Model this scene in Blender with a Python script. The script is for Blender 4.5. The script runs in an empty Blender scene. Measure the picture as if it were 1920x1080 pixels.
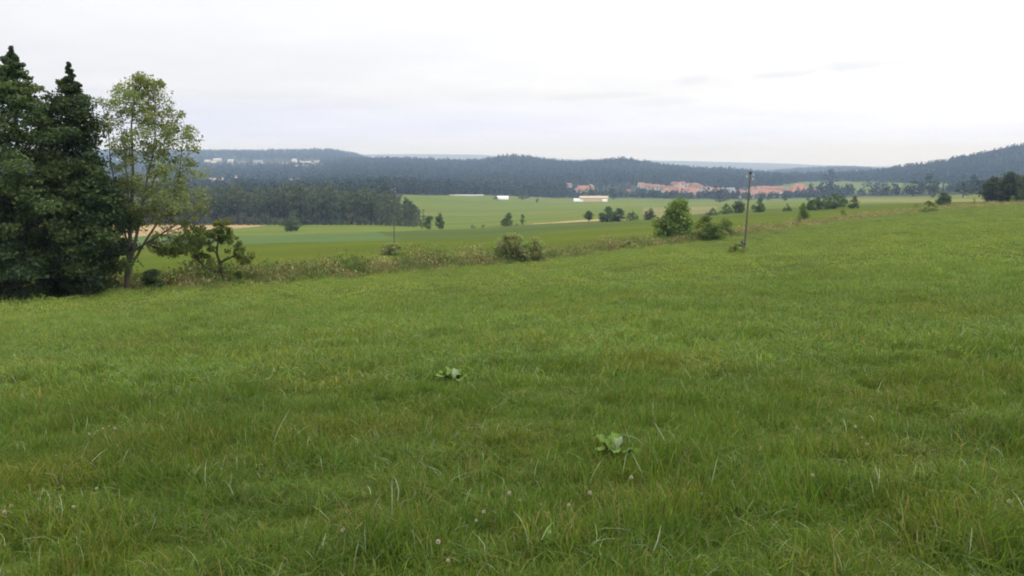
import bpy, math, random
import numpy as np
from mathutils import Vector, Euler

rnd = random.Random(11)
rng = np.random.default_rng(11)
scene = bpy.context.scene
COL = scene.collection
R = math.radians

# ------------------------------------------------------------------ camera
F = 1663.0                       # focal length in photo pixels (1920 wide)
PITCH = math.atan(240.0 / F)     # horizon sits 240 px above the picture centre
EYE = 1.6
cam_d = bpy.data.cameras.new("camera")
cam = bpy.data.objects.new("camera", cam_d)
COL.objects.link(cam)
cam.location = (0, 0, EYE)
cam.rotation_euler = (math.pi / 2 - PITCH, 0, 0)
cam_d.sensor_width = 36.0
cam_d.lens = 36.0 * F / 1920.0
cam_d.clip_start = 0.05
cam_d.clip_end = 60000
scene.camera = cam

# ------------------------------------------------------------------ light
SUN_EL, SUN_AZ = R(60), R(48)    # azimuth measured from +Y (view) towards +X (right)
scene.view_settings.view_transform = 'Standard'
scene.view_settings.look = 'None'
scene.view_settings.gamma = 1
scene.view_settings.exposure = 0.18
sdir = Vector((math.sin(SUN_AZ) * math.cos(SUN_EL), math.cos(SUN_AZ) * math.cos(SUN_EL), math.sin(SUN_EL)))
sun_d = bpy.data.lights.new("sun", 'SUN')
sun_d.energy = 1.0
sun_d.angle = R(14)
sun_d.color = (1.0, 0.96, 0.9)
sun = bpy.data.objects.new("sun", sun_d)
COL.objects.link(sun)
sun.rotation_euler = sdir.to_track_quat('Z', 'Y').to_euler()
sun.location = (30, 0, 60)

world = bpy.data.worlds.new("World")
scene.world = world
world.use_nodes = True
wt = world.node_tree
wt.nodes.clear()


def nd(tree, typ, **kw):
    n = tree.nodes.new(typ)
    for k, v in kw.items():
        setattr(n, k, v)
    return n


def mth(t, op, a, b=None, c=None, clamp=False):
    n = t.nodes.new('ShaderNodeMath')
    n.operation = op
    n.use_clamp = clamp
    for i, s in enumerate((a, b, c)):
        if s is None:
            continue
        if isinstance(s, (int, float)):
            n.inputs[i].default_value = s
        else:
            t.links.new(s, n.inputs[i])
    return n.outputs[0]


def mixc(t, fac, a, b, mode='MIX'):
    n = t.nodes.new('ShaderNodeMix')
    n.data_type = 'RGBA'
    n.blend_type = mode
    n.clamp_factor = True
    for i, s in ((0, fac), (6, a), (7, b)):
        if isinstance(s, (int, float)):
            n.inputs[i].default_value = s
        elif isinstance(s, tuple):
            n.inputs[i].default_value = (*s, 1) if len(s) == 3 else s
        else:
            t.links.new(s, n.inputs[i])
    return n.outputs[2]


def noise(t, vec, scale, detail=3.0, rough=0.55, out=0):
    n = t.nodes.new('ShaderNodeTexNoise')
    n.inputs['Scale'].default_value = scale
    n.inputs['Detail'].default_value = detail
    n.inputs['Roughness'].default_value = rough
    if vec is not None:
        t.links.new(vec, n.inputs['Vector'])
    return n.outputs[out]


def ramp(t, fac, stops):
    n = t.nodes.new('ShaderNodeValToRGB')
    e = n.color_ramp.elements
    while len(e) < len(stops):
        e.new(0.5)
    for i, (p, c) in enumerate(stops):
        e[i].position = p
        e[i].color = (*c, 1) if isinstance(c, tuple) else (c, c, c, 1)
    t.links.new(fac, n.inputs[0])
    return n.outputs[0]


def build_world():
    t = wt
    out = nd(t, 'ShaderNodeOutputWorld')
    bg = nd(t, 'ShaderNodeBackground')
    bg.inputs['Strength'].default_value = 0.1
    t.links.new(bg.outputs[0], out.inputs[0])
    sky = nd(t, 'ShaderNodeTexSky')
    sky.sky_type = 'NISHITA'
    sky.sun_disc = False
    sky.sun_elevation = SUN_EL
    sky.sun_rotation = SUN_AZ
    tc = nd(t, 'ShaderNodeTexCoord')
    d = tc.outputs['Generated']
    sep = nd(t, 'ShaderNodeSeparateXYZ')
    t.links.new(d, sep.inputs[0])
    x, y, z = sep.outputs
    # cloud deck seen in perspective: soft streaks that flatten to the horizon
    zz = mth(t, 'ADD', mth(t, 'MAXIMUM', z, 0.0), 0.06)
    cmb = nd(t, 'ShaderNodeCombineXYZ')
    t.links.new(mth(t, 'DIVIDE', x, zz), cmb.inputs[0])
    t.links.new(mth(t, 'DIVIDE', y, zz), cmb.inputs[1])
    n1 = noise(t, cmb.outputs[0], 0.55, 5.0, 0.55)
    # brightness: brighter overhead and to the right where the sun stands behind the deck
    right = mth(t, 'MULTIPLY_ADD', x, 0.24, 0.86)
    up = mth(t, 'MULTIPLY', mth(t, 'POWER', mth(t, 'MAXIMUM', z, 0.0), 1.3), 1.45)
    br = mth(t, 'ADD', mth(t, 'ADD', right, up), mth(t, 'MULTIPLY', mth(t, 'SUBTRACT', n1, 0.5), 0.26))
    br = mth(t, 'MINIMUM', mth(t, 'MAXIMUM', br, 0.66), 1.9)
    # a few thin darker cloud bars low on the right
    dark = None
    for (az, el, sx, sz, k) in ((21.6, 5.55, 3.6, 0.50, 0.62), (11.4, 4.9, 1.3, 0.38, 0.5), (16.5, 5.1, 2.2, 0.30, 0.6), (5.5, 4.0, 4.0, 0.30, 0.5), (9.5, 3.6, 3.5, 0.35, 0.4)):
        w = noise(t, d, 14.0, 4.0, 0.6)
        wob = mth(t, 'MULTIPLY', mth(t, 'SUBTRACT', w, 0.5), 2.2)
        azn = mth(t, 'ARCTAN2', x, y)
        a = mth(t, 'DIVIDE', mth(t, 'SUBTRACT', azn, R(az)), R(sx))
        e = mth(t, 'DIVIDE', mth(t, 'SUBTRACT', mth(t, 'ARCSINE', z), R(el)), R(sz))
        e = mth(t, 'SUBTRACT', e, mth(t, 'MULTIPLY', a, 0.30))
        q = mth(t, 'ADD', mth(t, 'ADD', mth(t, 'MULTIPLY', a, a), mth(t, 'MULTIPLY', e, e)), wob)
        m = mth(t, 'MULTIPLY', mth(t, 'SUBTRACT', 1.0, mth(t, 'SMOOTH_MIN', q, 1.0, 0.5), clamp=True), k)
        dark = m if dark is None else mth(t, 'ADD', dark, m)
    br = mth(t, 'ADD', br, mth(t, 'MULTIPLY', mth(t, 'SUBTRACT', 0.76, br), dark, clamp=False))
    tint = ramp(t, mth(t, 'MULTIPLY', mth(t, 'SUBTRACT', br, 0.70), 2.0), [(0.0, (0.925, 0.96, 1.07)), (0.5, (0.985, 0.988, 1.02)), (1.0, (1.0, 1.0, 1.0))])
    b10 = mth(t, 'MULTIPLY', br, 10.0)
    cl = mixc(t, 1.0, tint, b10, 'MULTIPLY')
    # through the thin deck a little of the clear sky above shows
    low = mth(t, 'LESS_THAN', z, -0.02)
    lowtint = mixc(t, mth(t, 'MULTIPLY_ADD', z, -14.0, 1.0, clamp=True), (1.0, 1.0, 1.0), (0.93, 1.01, 1.42))
    cl = mixc(t, 1.0, cl, lowtint, 'MULTIPLY')
    fin = mixc(t, 0.06, cl, sky.outputs[0])
    fin = mixc(t, low, fin, (3.0, 3.2, 3.0))
    t.links.new(fin, bg.inputs['Color'])


build_world()
scene.cycles.max_bounces = 6
scene.cycles.diffuse_bounces = 3
scene.cycles.glossy_bounces = 2
scene.cycles.transmission_bounces = 3
scene.cycles.volume_bounces = 0
scene.cycles.transparent_max_bounces = 4
scene.cycles.filter_width = 1.9
scene.cycles.use_denoising = True
scene.cycles.caustics_reflective = False
scene.cycles.caustics_refractive = False

# ------------------------------------------------------------------ terrain shape
CP, SP = math.cos(PITCH), math.sin(PITCH)


def W(px, py, Y):
    """World point that lies at distance Y ahead behind photo pixel (px, py)."""
    u, v = (px - 960) / F, (540 - py) / F
    k = Y / (CP + v * SP)
    return (u * k, Y, EYE + k * (v * CP - SP))


def proj(x, y, z):
    z = z - EYE
    dep = y * CP - z * SP
    return 960 + F * x / dep, 540 - F * (y * SP + z * CP) / dep


COLS = {
    -500: [(600, 40), (545, 100), (480, 250), (430, 500), (390, 1000), (340, 2500), (285, 4500), (330, 7000), (300, 11500)],
    0: [(570, 44), (520, 75), (470, 170), (425, 480), (395, 700), (370, 1100), (345, 1700), (318, 2600), (300, 3300), (285, 4500), (320, 6500), (293, 11500)],
    300: [(543, 48), (500, 75), (463, 170), (438, 330), (421, 480), (392, 700), (368, 1100), (345, 1700), (316, 2800), (301, 3300), (284, 4500), (320, 6500), (296, 11500)],
    500: [(533, 52), (492, 80), (460, 150), (440, 300), (421, 480), (392, 700), (368, 1100), (343, 1700), (316, 2800), (304, 3400), (283, 4500), (318, 6500), (294, 11500)],
    640: [(525, 56), (480, 90), (457, 135), (440, 230), (432, 330), (420, 480), (395, 700), (368, 1050), (340, 1700), (312, 2600), (302, 3300), (280, 4500), (318, 6500), (289, 11500)],
    740: [(518, 60), (478, 95), (457, 128), (440, 220), (431, 330), (421, 470), (395, 650), (363, 900), (363, 1000), (358, 1350), (340, 1700), (313, 2500), (300, 3000), (316, 3600), (314, 4500), (320, 6500), (287, 11500)],
    690: [(521, 58), (479, 92), (457, 131), (440, 225), (431, 330), (420, 475), (395, 680), (366, 1000), (350, 1500), (340, 1700), (312, 2600), (300, 3000), (308, 3500), (296, 4500), (318, 6500), (288, 11500)],
    900: [(503, 66), (470, 105), (450, 150), (429, 300), (420, 420), (400, 650), (377, 950), (366, 1150), (362, 1350), (345, 1700), (320, 2400), (305, 3000), (325, 4000), (320, 6500), (288, 11500)],
    970: [(496, 70), (462, 111), (443, 160), (424, 300), (414, 435), (396, 675), (377, 1000), (370, 1200), (364, 1400), (347, 1700), (320, 2350), (292, 3000), (325, 4000), (320, 6500), (293, 11500)],
    1050: [(488, 74), (455, 118), (436, 170), (420, 300), (408, 450), (392, 700), (378, 1050), (374, 1250), (366, 1450), (350, 1700), (326, 2300), (308, 2900), (328, 3900), (322, 6500), (298, 11500)],
    1100: [(479, 80), (450, 120), (430, 185), (418, 300), (405, 460), (390, 720), (377, 1090), (373, 1270), (363, 1500), (348, 1750), (322, 2300), (308, 2850), (330, 3850), (322, 6500), (298, 11500)],
    1160: [(469, 86), (444, 123), (425, 200), (415, 300), (402, 470), (389, 735), (376, 1120), (373, 1280), (361, 1530), (347, 1780), (325, 2300), (300, 2800), (330, 3800), (322, 6500), (299, 11500)],
    1250: [(460, 92), (436, 127), (419, 210), (410, 300), (398, 480), (387, 750), (376, 1150), (373, 1300), (360, 1550), (346, 1800), (330, 2300), (316, 2800), (332, 3800), (322, 6500), (300, 11500)],
    1390: [(472, 84), (440, 110), (412, 180), (400, 270), (391, 420), (384, 650), (379, 1000), (372, 1350), (358, 1650), (348, 1900), (335, 2300), (324, 2900), (332, 3800), (322, 6500), (303, 11500)],
    1550: [(421, 128), (400, 185), (392, 270), (386, 400), (381, 600), (376, 950), (366, 1300), (351, 1650), (345, 1900), (331, 2400), (338, 3100), (315, 4600), (324, 6500), (309, 11500)],
    1480: [(430, 119), (406, 182), (396, 270), (388, 410), (382, 620), (377, 970), (369, 1320), (354, 1650), (346, 1900), (334, 2350), (340, 3000), (320, 4600), (324, 6500), (306, 11500)],
    1620: [(411, 140), (394, 195), (387, 285), (382, 425), (376, 700), (364, 1250), (348, 1620), (343, 1880), (328, 2400), (338, 3150), (316, 4600), (324, 6500), (311, 11500)],
    1700: [(400, 155), (388, 210), (382, 300), (378, 450), (372, 800), (362, 1200), (346, 1600), (337, 1850), (317, 2300), (340, 3200), (322, 6500), (312, 11500)],
    1800: [(391, 172), (381, 240), (377, 350), (373, 500), (366, 800), (357, 1200), (345, 1550), (331, 1800), (298, 2300), (330, 3400), (322, 6500), (312, 11500)],
    1920: [(383, 195), (377, 280), (374, 400), (370, 550), (363, 800), (355, 1150), (345, 1500), (322, 1750), (272, 2300), (320, 3600), (320, 6500), (312, 11500)],
    2400: [(360, 250), (365, 400), (360, 700), (350, 1150), (335, 1500), (285, 1750), (200, 2300), (280, 3600), (318, 6500), (312, 11500)],
}
LN0, LN1, NL = math.log(0.5), math.log(13000), 720
lg = np.linspace(LN0, LN1, NL)
ug = np.linspace(-0.92, 0.92, 460)


def gauss_smooth(A, sig, axis):
    k = int(sig * 3) + 1
    w = np.exp(-0.5 * (np.arange(-k, k + 1) / sig) ** 2)
    w /= w.sum()
    P = np.pad(A, [(k, k) if i == axis else (0, 0) for i in range(A.ndim)], mode='edge')
    return np.apply_along_axis(lambda m: np.convolve(m, w, mode='valid'), axis, P)


def make_table():
    us, rows = [], []
    for px in sorted(COLS):
        u = (px - 960) / F
        s0 = -0.085 + 0.05 * u
        ly, s = [math.log(0.5), math.log(4), math.log(14)], [s0, s0, s0 * 1.0]
        for py, Y in COLS[px]:
            _, _, z = W(px, py, Y)
            ly.append(math.log(Y))
            s.append(z / Y)
        ly.append(math.log(13000))
        s.append(s[-1] - 0.004)
        us.append(u)
        rows.append(np.interp(lg, ly, s))
    rows = np.array(rows)
    T = np.array([np.interp(ug, us, rows[:, j]) for j in range(NL)]).T
    T = gauss_smooth(T, 2.6, 1)
    return gauss_smooth(T, 3.2, 0)


S = make_table()


def fbm(x, y, seed, base, octs=4):
    """cheap smooth pseudo noise, about -1..1"""
    r_ = np.random.default_rng(seed)
    out = np.zeros_like(np.asarray(x, float))
    amp, f, tot = 1.0, 1.0 / base, 0.0
    for _ in range(octs):
        for _ in range(3):
            a = r_.uniform(0, 2 * math.pi)
            p = r_.uniform(0, 2 * math.pi, 2)
            k = f * r_.uniform(0.75, 1.3) * 2 * math.pi
            out = out + amp * np.sin(k * (x * math.cos(a) + y * math.sin(a)) + p[0] + 0.9 * np.sin(k * 0.63 * (y * math.cos(a) - x * math.sin(a)) + p[1])) / 2.2
        tot += amp
        amp *= 0.5
        f *= 2.1
    return out / tot


def gz(x, y):
    x = np.asarray(x, float)
    y = np.asarray(y, float)
    r = np.hypot(x, y) + 1e-6
    az = np.arctan2(x, y)
    a = np.clip(np.abs(az), 0, R(42)) * np.sign(az)
    u = np.tan(a)
    Y = np.maximum(r * np.cos(a), 0.5)
    fu = np.clip((u - ug[0]) / (ug[1] - ug[0]), 0, len(ug) - 1.001)
    fl = np.clip((np.log(Y) - LN0) / (lg[1] - lg[0]), 0, NL - 1.001)
    i, j = fu.astype(int), fl.astype(int)
    fu, fl = fu - i, fl - j
    s = (S[i, j] * (1 - fu) + S[i + 1, j] * fu) * (1 - fl) + (S[i, j + 1] * (1 - fu) + S[i + 1, j + 1] * fu) * fl
    back = np.clip((np.abs(az) - R(60)) / R(70), 0, 1)
    z = s * Y * (1 - back)
    z = z + 0.05 * fbm(x, y, 3, 2.2, 3) * np.clip(1.5 - r / 60, 0, 1) * np.clip(r / 2.0, 0, 1)
    z = z + 0.12 * fbm(x, y, 4, 23.0, 3) * np.clip(r / 30, 0, 1)
    z = z + 2.5 * fbm(x, y, 5, 900.0, 4) * np.clip((r - 1500) / 1500, 0, 1)
    return z


def gz1(x, y):
    return float(gz(np.array([x]), np.array([y]))[0])


_LY = np.exp(np.linspace(math.log(2.0), math.log(12000), 5000))


def pick(px, py, y0=2.0, y1=12000):
    """where the view ray through photo pixel (px, py) meets the ground"""
    u, v = (px - 960) / F, (540 - py) / F
    k = 1.0 / (CP + v * SP)
    Ys = _LY[(_LY >= y0) & (_LY <= y1)]
    zr = EYE + Ys * k * (v * CP - SP)
    d = zr - gz(u * k * Ys, Ys)
    hit = np.nonzero(d <= 0)[0]
    i = hit[0] if len(hit) else int(np.argmin(d))
    if len(hit) and i > 0:
        f = d[i - 1] / (d[i - 1] - d[i])
        Y = Ys[i - 1] + f * (Ys[i] - Ys[i - 1])
    else:
        Y = Ys[i]
    x = u * k * Y
    return (float(x), float(Y), gz1(x, Y))


def ground_at(px, Y):
    x = (px - 960) / F * Y
    for _ in range(4):
        z = gz1(x, Y)
        x = (px - 960) / F * (Y * CP - (z - EYE) * SP)
    return (x, Y, gz1(x, Y))


def bound(pts, y0=30, y1=6000):
    """field boundary given along photo pixels -> function Y(u) in the world"""
    uu, yy = [], []
    for px, py in pts:
        x, Y, z = pick(px, py, y0, y1)
        uu.append(x / Y)
        yy.append(Y)
    return lambda u: np.interp(u, uu, yy)


STRIP_PTS = [(-500, 600), (0, 563), (230, 546), (420, 536), (600, 524), (740, 515), (900, 499), (1050, 484), (1200, 466), (1300, 452), (1400, 438), (1550, 418), (1700, 400), (1800, 391), (1920, 384), (2400, 362)]
y_strip = bound(STRIP_PTS, 20, 400)
y_b1 = bound([(-500, 475), (200, 462), (440, 457), (600, 455), (760, 452), (900, 447), (1000, 440), (1100, 429), (1180, 420), (1240, 413), (1350, 404), (1500, 395), (1650, 386), (1750, 382), (1920, 378), (2400, 358)], 60, 600)
y_b2 = bound([(-500, 455), (200, 446), (440, 442), (540, 440), (640, 438), (760, 433), (850, 430), (950, 423), (1060, 417), (1150, 413.5), (1240, 410), (1350, 397), (1450, 391), (1600, 384), (1700, 381), (1920, 376.5), (2400, 357)], 70, 900)

# ------------------------------------------------------------------ materials
MATS = {}


def new_mat(name):
    m = bpy.data.materials.new(name)
    m.use_nodes = True
    t = m.node_tree
    for n in list(t.nodes):
        t.nodes.remove(n)
    o = nd(t, 'ShaderNodeOutputMaterial')
    MATS[name] = m
    return m, t, o


def simple_mat(name, color, rough=0.8, var=0.15, scale=3.0, spec=0.3, bump=0.0, use_random=False):
    m, t, o = new_mat(name)
    b = nd(t, 'ShaderNodeBsdfPrincipled')
    b.inputs['Roughness'].default_value = rough
    b.inputs['Specular IOR Level'].default_value = spec
    tc = nd(t, 'ShaderNodeTexCoord')
    n = noise(t, tc.outputs['Object'], scale, 5.0, 0.6)
    c = mixc(t, n, tuple(v * (1 - var) for v in color), tuple(v * (1 + var) for v in color))
    if use_random:
        oi = nd(t, 'ShaderNodeObjectInfo')
        f = mth(t, 'MULTIPLY_ADD', oi.outputs['Random'], 0.5, 0.75)
        c = mixc(t, 1.0, c, f, 'MULTIPLY')
    t.links.new(c, b.inputs['Base Color'])
    if bump:
        bp = nd(t, 'ShaderNodeBump')
        bp.inputs['Strength'].default_value = bump
        t.links.new(n, bp.inputs['Height'])
        t.links.new(bp.outputs[0], b.inputs['Normal'])
    t.links.new(b.outputs[0], o.inputs[0])
    return m


def leaf_mat(name, trans=0.3, rough=0.55, spec=0.25, rand=0.3, patch=0.0, patch_cols=None):
    """reads the leaf colour stored on the mesh; every copy varies a little"""
    m, t, o = new_mat(name)
    at = nd(t, 'ShaderNodeAttribute')
    at.attribute_name = 'col'
    oi = nd(t, 'ShaderNodeObjectInfo')
    f = mth(t, 'MULTIPLY_ADD', oi.outputs['Random'], rand, 1 - rand / 2)
    c = mixc(t, 1.0, at.outputs['Color'], f, 'MULTIPLY')
    if patch:
        g = nd(t, 'ShaderNodeNewGeometry')
        p = g.outputs['Position']
        dry = mth(t, 'MULTIPLY', ramp(t, noise(t, p, 0.55, 4, 0.6), [(0.46, 0.0), (0.72, 1.0)]), patch)
        c = mixc(t, dry, c, mixc(t, 1.0, c, (1.75, 1.02, 1.0), 'MULTIPLY'))
        lush = mth(t, 'MULTIPLY', ramp(t, noise(t, p, 1.3, 3, 0.6), [(0.48, 0.0), (0.7, 1.0)]), patch)
        c = mixc(t, lush, c, mixc(t, 1.0, c, (0.70, 0.88, 1.05), 'MULTIPLY'))
        big = ramp(t, noise(t, p, 0.11, 3, 0.5), [(0.3, 0.86), (0.7, 1.14)])
        c = mixc(t, 1.0, c, big, 'MULTIPLY')
    b = nd(t, 'ShaderNodeBsdfPrincipled')
    b.inputs['Roughness'].default_value = rough
    b.inputs['Specular IOR Level'].default_value = spec
    t.links.new(c, b.inputs['Base Color'])
    tr = nd(t, 'ShaderNodeBsdfTranslucent')
    t.links.new(mixc(t, 1.0, c, (1.15, 1.2, 0.7), 'MULTIPLY'), tr.inputs['Color'])
    mx = nd(t, 'ShaderNodeMixShader')
    mx.inputs[0].default_value = trans
    t.links.new(b.outputs[0], mx.inputs[1])
    t.links.new(tr.outputs[0], mx.inputs[2])
    t.links.new(mx.outputs[0], o.inputs[0])
    return m


def field_mat(name, c1, c2, c3=None, s1=0.02, s2=0.15, rows=None, bump=0.35, bscale=2.0):
    """ground sheet: broad patches, fine mottling, optional mowing lines"""
    m, t, o = new_mat(name)
    g = nd(t, 'ShaderNodeNewGeometry')
    p = g.outputs['Position']
    c = mixc(t, ramp(t, noise(t, p, s1, 5, 0.6), [(0.35, 0.0), (0.65, 1.0)]), c1, c2)
    if c3:
        c = mixc(t, mth(t, 'MULTIPLY', ramp(t, noise(t, p, s2, 5, 0.65), [(0.45, 0.0), (0.72, 1.0)]), 0.6), c, c3)
    fine = noise(t, p, bscale, 6, 0.7)
    c = mixc(t, 1.0, c, ramp(t, fine, [(0.25, 0.72), (0.75, 1.25)]), 'MULTIPLY')
    if rows:
        ang, per, k = rows
        sp = nd(t, 'ShaderNodeSeparateXYZ')
        t.links.new(p, sp.inputs[0])
        q = mth(t, 'ADD', mth(t, 'MULTIPLY', sp.outputs[0], math.cos(ang) / per), mth(t, 'MULTIPLY', sp.outputs[1], math.sin(ang) / per))
        q = mth(t, 'ADD', q, mth(t, 'MULTIPLY', noise(t, p, 0.03, 2), 0.8))
        s = mth(t, 'SINE', mth(t, 'MULTIPLY', q, 6.283))
        f = mth(t, 'MULTIPLY_ADD', s, k, 1.0)
        c = mixc(t, 1.0, c, f, 'MULTIPLY')
    mp = nd(t, 'ShaderNodeMapping')
    mp.inputs['Rotation'].default_value = (0, 0, R(12))
    mp.inputs['Scale'].default_value = (0.004, 0.03, 0.01)
    t.links.new(p, mp.inputs['Vector'])
    c = mixc(t, 1.0, c, ramp(t, noise(t, mp.outputs[0], 1.0, 4, 0.6), [(0.3, (0.82, 0.86, 0.9)), (0.7, (1.2, 1.14, 1.0))]), 'MULTIPLY')
    b = nd(t, 'ShaderNodeBsdfPrincipled')
    b.inputs['Roughness'].default_value = 0.9
    b.inputs['Specular IOR Level'].default_value = 0.03
    t.links.new(c, b.inputs['Base Color'])
    bp = nd(t, 'ShaderNodeBump')
    bp.inputs['Strength'].default_value = bump
    bp.inputs['Distance'].default_value = 0.3
    t.links.new(fine, bp.inputs['Height'])
    t.links.new(bp.outputs[0], b.inputs['Normal'])
    t.links.new(b.outputs[0], o.inputs[0])
    return m


M_SOIL = field_mat('meadow_ground', (0.055, 0.085, 0.013), (0.072, 0.10, 0.016), (0.085, 0.088, 0.018), 0.05, 0.4)
M_PAST = field_mat('pasture_grass', (0.064, 0.094, 0.006), (0.078, 0.106, 0.007), (0.10, 0.112, 0.008), 0.02, 0.06, (R(70), 9.0, 0.04))
M_CROP = field_mat('dark_crop', (0.058, 0.085, 0.014), (0.07, 0.098, 0.018), (0.066, 0.096, 0.022), 0.012, 0.05, (R(80), 12.0, 0.05))
M_CROPB = field_mat('blue_crop', (0.070, 0.116, 0.036), (0.08, 0.126, 0.038), (0.092, 0.13, 0.030), 0.012, 0.05)
M_HAY = field_mat('valley_grass', (0.090, 0.132, 0.022), (0.122, 0.152, 0.026), (0.112, 0.122, 0.024), 0.006, 0.02, (R(75), 22.0, 0.05))
M_STUB = field_mat('stubble', (0.30, 0.215, 0.11), (0.34, 0.25, 0.13), (0.25, 0.21, 0.095), 0.02, 0.1)
M_FALLOW = field_mat('fallow', (0.16, 0.155, 0.06), (0.19, 0.17, 0.07), (0.14, 0.16, 0.05), 0.01, 0.04)
M_FLOOR = field_mat('forest_floor', (0.03, 0.04, 0.018), (0.04, 0.05, 0.022), (0.05, 0.05, 0.028), 0.004, 0.02)
M_LEAF = leaf_mat('leaves', 0.36)
M_FAR = leaf_mat('far_leaves', 0.15, 0.7, 0.1, 0.4)
M_GRASS = leaf_mat('grass_blades', 0.38, 0.5, 0.12, 0.30, patch=0.36)
M_WEED = leaf_mat('weed_leaves', 0.25, 0.7, 0.15, 0.2)
M_BARK = simple_mat('bark', (0.075, 0.06, 0.045), 0.9, 0.4, 4.0, 0.1, 0.6)
M_BARKG = simple_mat('grey_bark', (0.13, 0.12, 0.095), 0.9, 0.35, 4.0, 0.1, 0.6)
M_POLE = simple_mat('weathered_timber', (0.13, 0.11, 0.09), 0.85, 0.35, 6.0, 0.15, 0.4)
M_STUMP = simple_mat('tarred_timber', (0.045, 0.04, 0.038), 0.8, 0.3, 6.0, 0.2, 0.4)
M_PORC = simple_mat('porcelain', (0.55, 0.53, 0.48), 0.35, 0.08, 6.0, 0.5)
M_STEEL = simple_mat('galvanised_steel', (0.22, 0.22, 0.22), 0.5, 0.1, 6.0, 0.5)
M_CLOVER = simple_mat('clover_petals', (0.64, 0.58, 0.46), 0.8, 0.2, 120.0, 0.2)
M_CABLE = simple_mat('cable', (0.09, 0.09, 0.095), 0.5, 0.1, 2.0, 0.4)
M_POLY = simple_mat('greenhouse_sheet', (0.80, 0.82, 0.80), 0.4, 0.06, 0.4, 0.4)
WALLS = [simple_mat('wall_render_' + n, c, 0.85, 0.06, 0.5) for n, c in (('white', (0.76, 0.73, 0.66)), ('cream', (0.68, 0.58, 0.42)), ('ochre', (0.55, 0.42, 0.25)), ('grey', (0.42, 0.41, 0.38)))]
ROOFS = [simple_mat('roof_' + n, c, 0.8, 0.22, 0.6) for n, c in (('orange_tile', (0.33, 0.17, 0.115)), ('red_tile', (0.235, 0.115, 0.09)), ('brown_tile', (0.20, 0.135, 0.11)), ('grey_sheet', (0.25, 0.25, 0.28)), ('pale_sheet', (0.47, 0.45, 0.41)))]

# ------------------------------------------------------------------ mesh helpers


def mesh_np(name, V, Fq, mat, parent=None, col=None, smooth=False, link=True):
    V = np.asarray(V, np.float32)
    Fq = np.asarray(Fq, np.int32)
    k = Fq.shape[1]
    me = bpy.data.meshes.new(name)
    me.vertices.add(len(V))
    me.vertices.foreach_set('co', V.ravel())
    me.loops.add(Fq.size)
    me.loops.foreach_set('vertex_index', Fq.ravel())
    me.polygons.add(len(Fq))
    me.polygons.foreach_set('loop_start', np.arange(0, Fq.size, k, dtype=np.int32))
    me.polygons.foreach_set('loop_total', np.full(len(Fq), k, np.int32))
    if smooth:
        me.polygons.foreach_set('use_smooth', np.ones(len(Fq), bool))
    if col is not None:
        a = me.attributes.new('col', 'FLOAT_COLOR', 'POINT')
        c4 = np.ones((len(V), 4), np.float32)
        c4[:, :3] = col
        a.data.foreach_set('color', c4.ravel())
    me.update(calc_edges=True)
    me.materials.append(mat)
    o = bpy.data.objects.new(name, me)
    if link:
        COL.objects.link(o)
    if parent is not None:
        o.parent = parent
    return o


def empty(name, loc, label, cat, group=None):
    o = bpy.data.objects.new(name, None)
    o.empty_display_size = 0.5
    COL.objects.link(o)
    o.location = loc
    tag(o, label, cat, group)
    return o


def tag(o, label=None, cat=None, group=None, kind=None):
    for k, v in (('label', label), ('category', cat), ('group', group), ('kind', kind)):
        if v:
            o[k] = v
    return o


class Geo:
    """collects quads (tubes, boxes) into one mesh"""

    def __init__(self):
        self.v, self.f, self.n = [], [], 0

    def add(self, V, Fq):
        self.v.append(np.asarray(V, float))
        self.f.append(np.asarray(Fq, int) + self.n)
        self.n += len(V)

    def tube(self, pts, rad, sides=6, cap=True):
        pts = np.asarray(pts, float)
        n = len(pts)
        tan = np.gradient(pts, axis=0)
        tan /= np.linalg.norm(tan, axis=1)[:, None] + 1e-9
        ref = np.array([0.31, 0.95, 0.07]) if abs(tan[0][1]) < 0.8 else np.array([1.0, 0.1, 0.05])
        a = np.cross(tan, ref)
        a /= np.linalg.norm(a, axis=1)[:, None] + 1e-9
        b = np.cross(tan, a)
        th = np.linspace(0, 2 * math.pi, sides, endpoint=False)
        ring = np.cos(th)[None, :, None] * a[:, None, :] + np.sin(th)[None, :, None] * b[:, None, :]
        V = (pts[:, None, :] + ring * np.asarray(rad, float)[:, None, None]).reshape(-1, 3)
        i = np.arange(n - 1)[:, None] * sides
        j = np.arange(sides)[None, :]
        j2 = (j + 1) % sides
        Fq = np.stack([i + j, i + j2, i + sides + j2, i + sides + j], -1).reshape(-1, 4)
        if cap:
            V = np.vstack([V, pts[-1:] + tan[-1:] * rad[-1] * 0.3])
            c = len(V) - 1
            e = (n - 1) * sides
            Fq = np.vstack([Fq, [[e + k, e + (k + 1) % sides, c, c] for k in range(sides)]]) if False else Fq
            extra = [[e + k, e + (k + 1) % sides, e + (k + 2) % sides, c] for k in range(0, sides - 1, 2)]
            Fq = np.vstack([Fq, extra])
        self.add(V, Fq)

    def box(self, c, s, rz=0.0):
        c = np.asarray(c, float)
        sx, sy, sz = [q / 2 for q in s]
        P = np.array([[x, y, z] for z in (-sz, sz) for x, y in ((-sx, -sy), (sx, -sy), (sx, sy), (-sx, sy))])
        ca, sa = math.cos(rz), math.sin(rz)
        P = np.stack([P[:, 0] * ca - P[:, 1] * sa, P[:, 0] * sa + P[:, 1] * ca, P[:, 2]], 1)
        self.add(P + c, [[0, 3, 2, 1], [4, 5, 6, 7], [0, 1, 5, 4], [1, 2, 6, 5], [2, 3, 7, 6], [3, 0, 4, 7]])

    def obj(self, name, mat, parent=None, smooth=False):
        return mesh_np(name, np.vstack(self.v), np.vstack(self.f), mat, parent, smooth=smooth)


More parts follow.
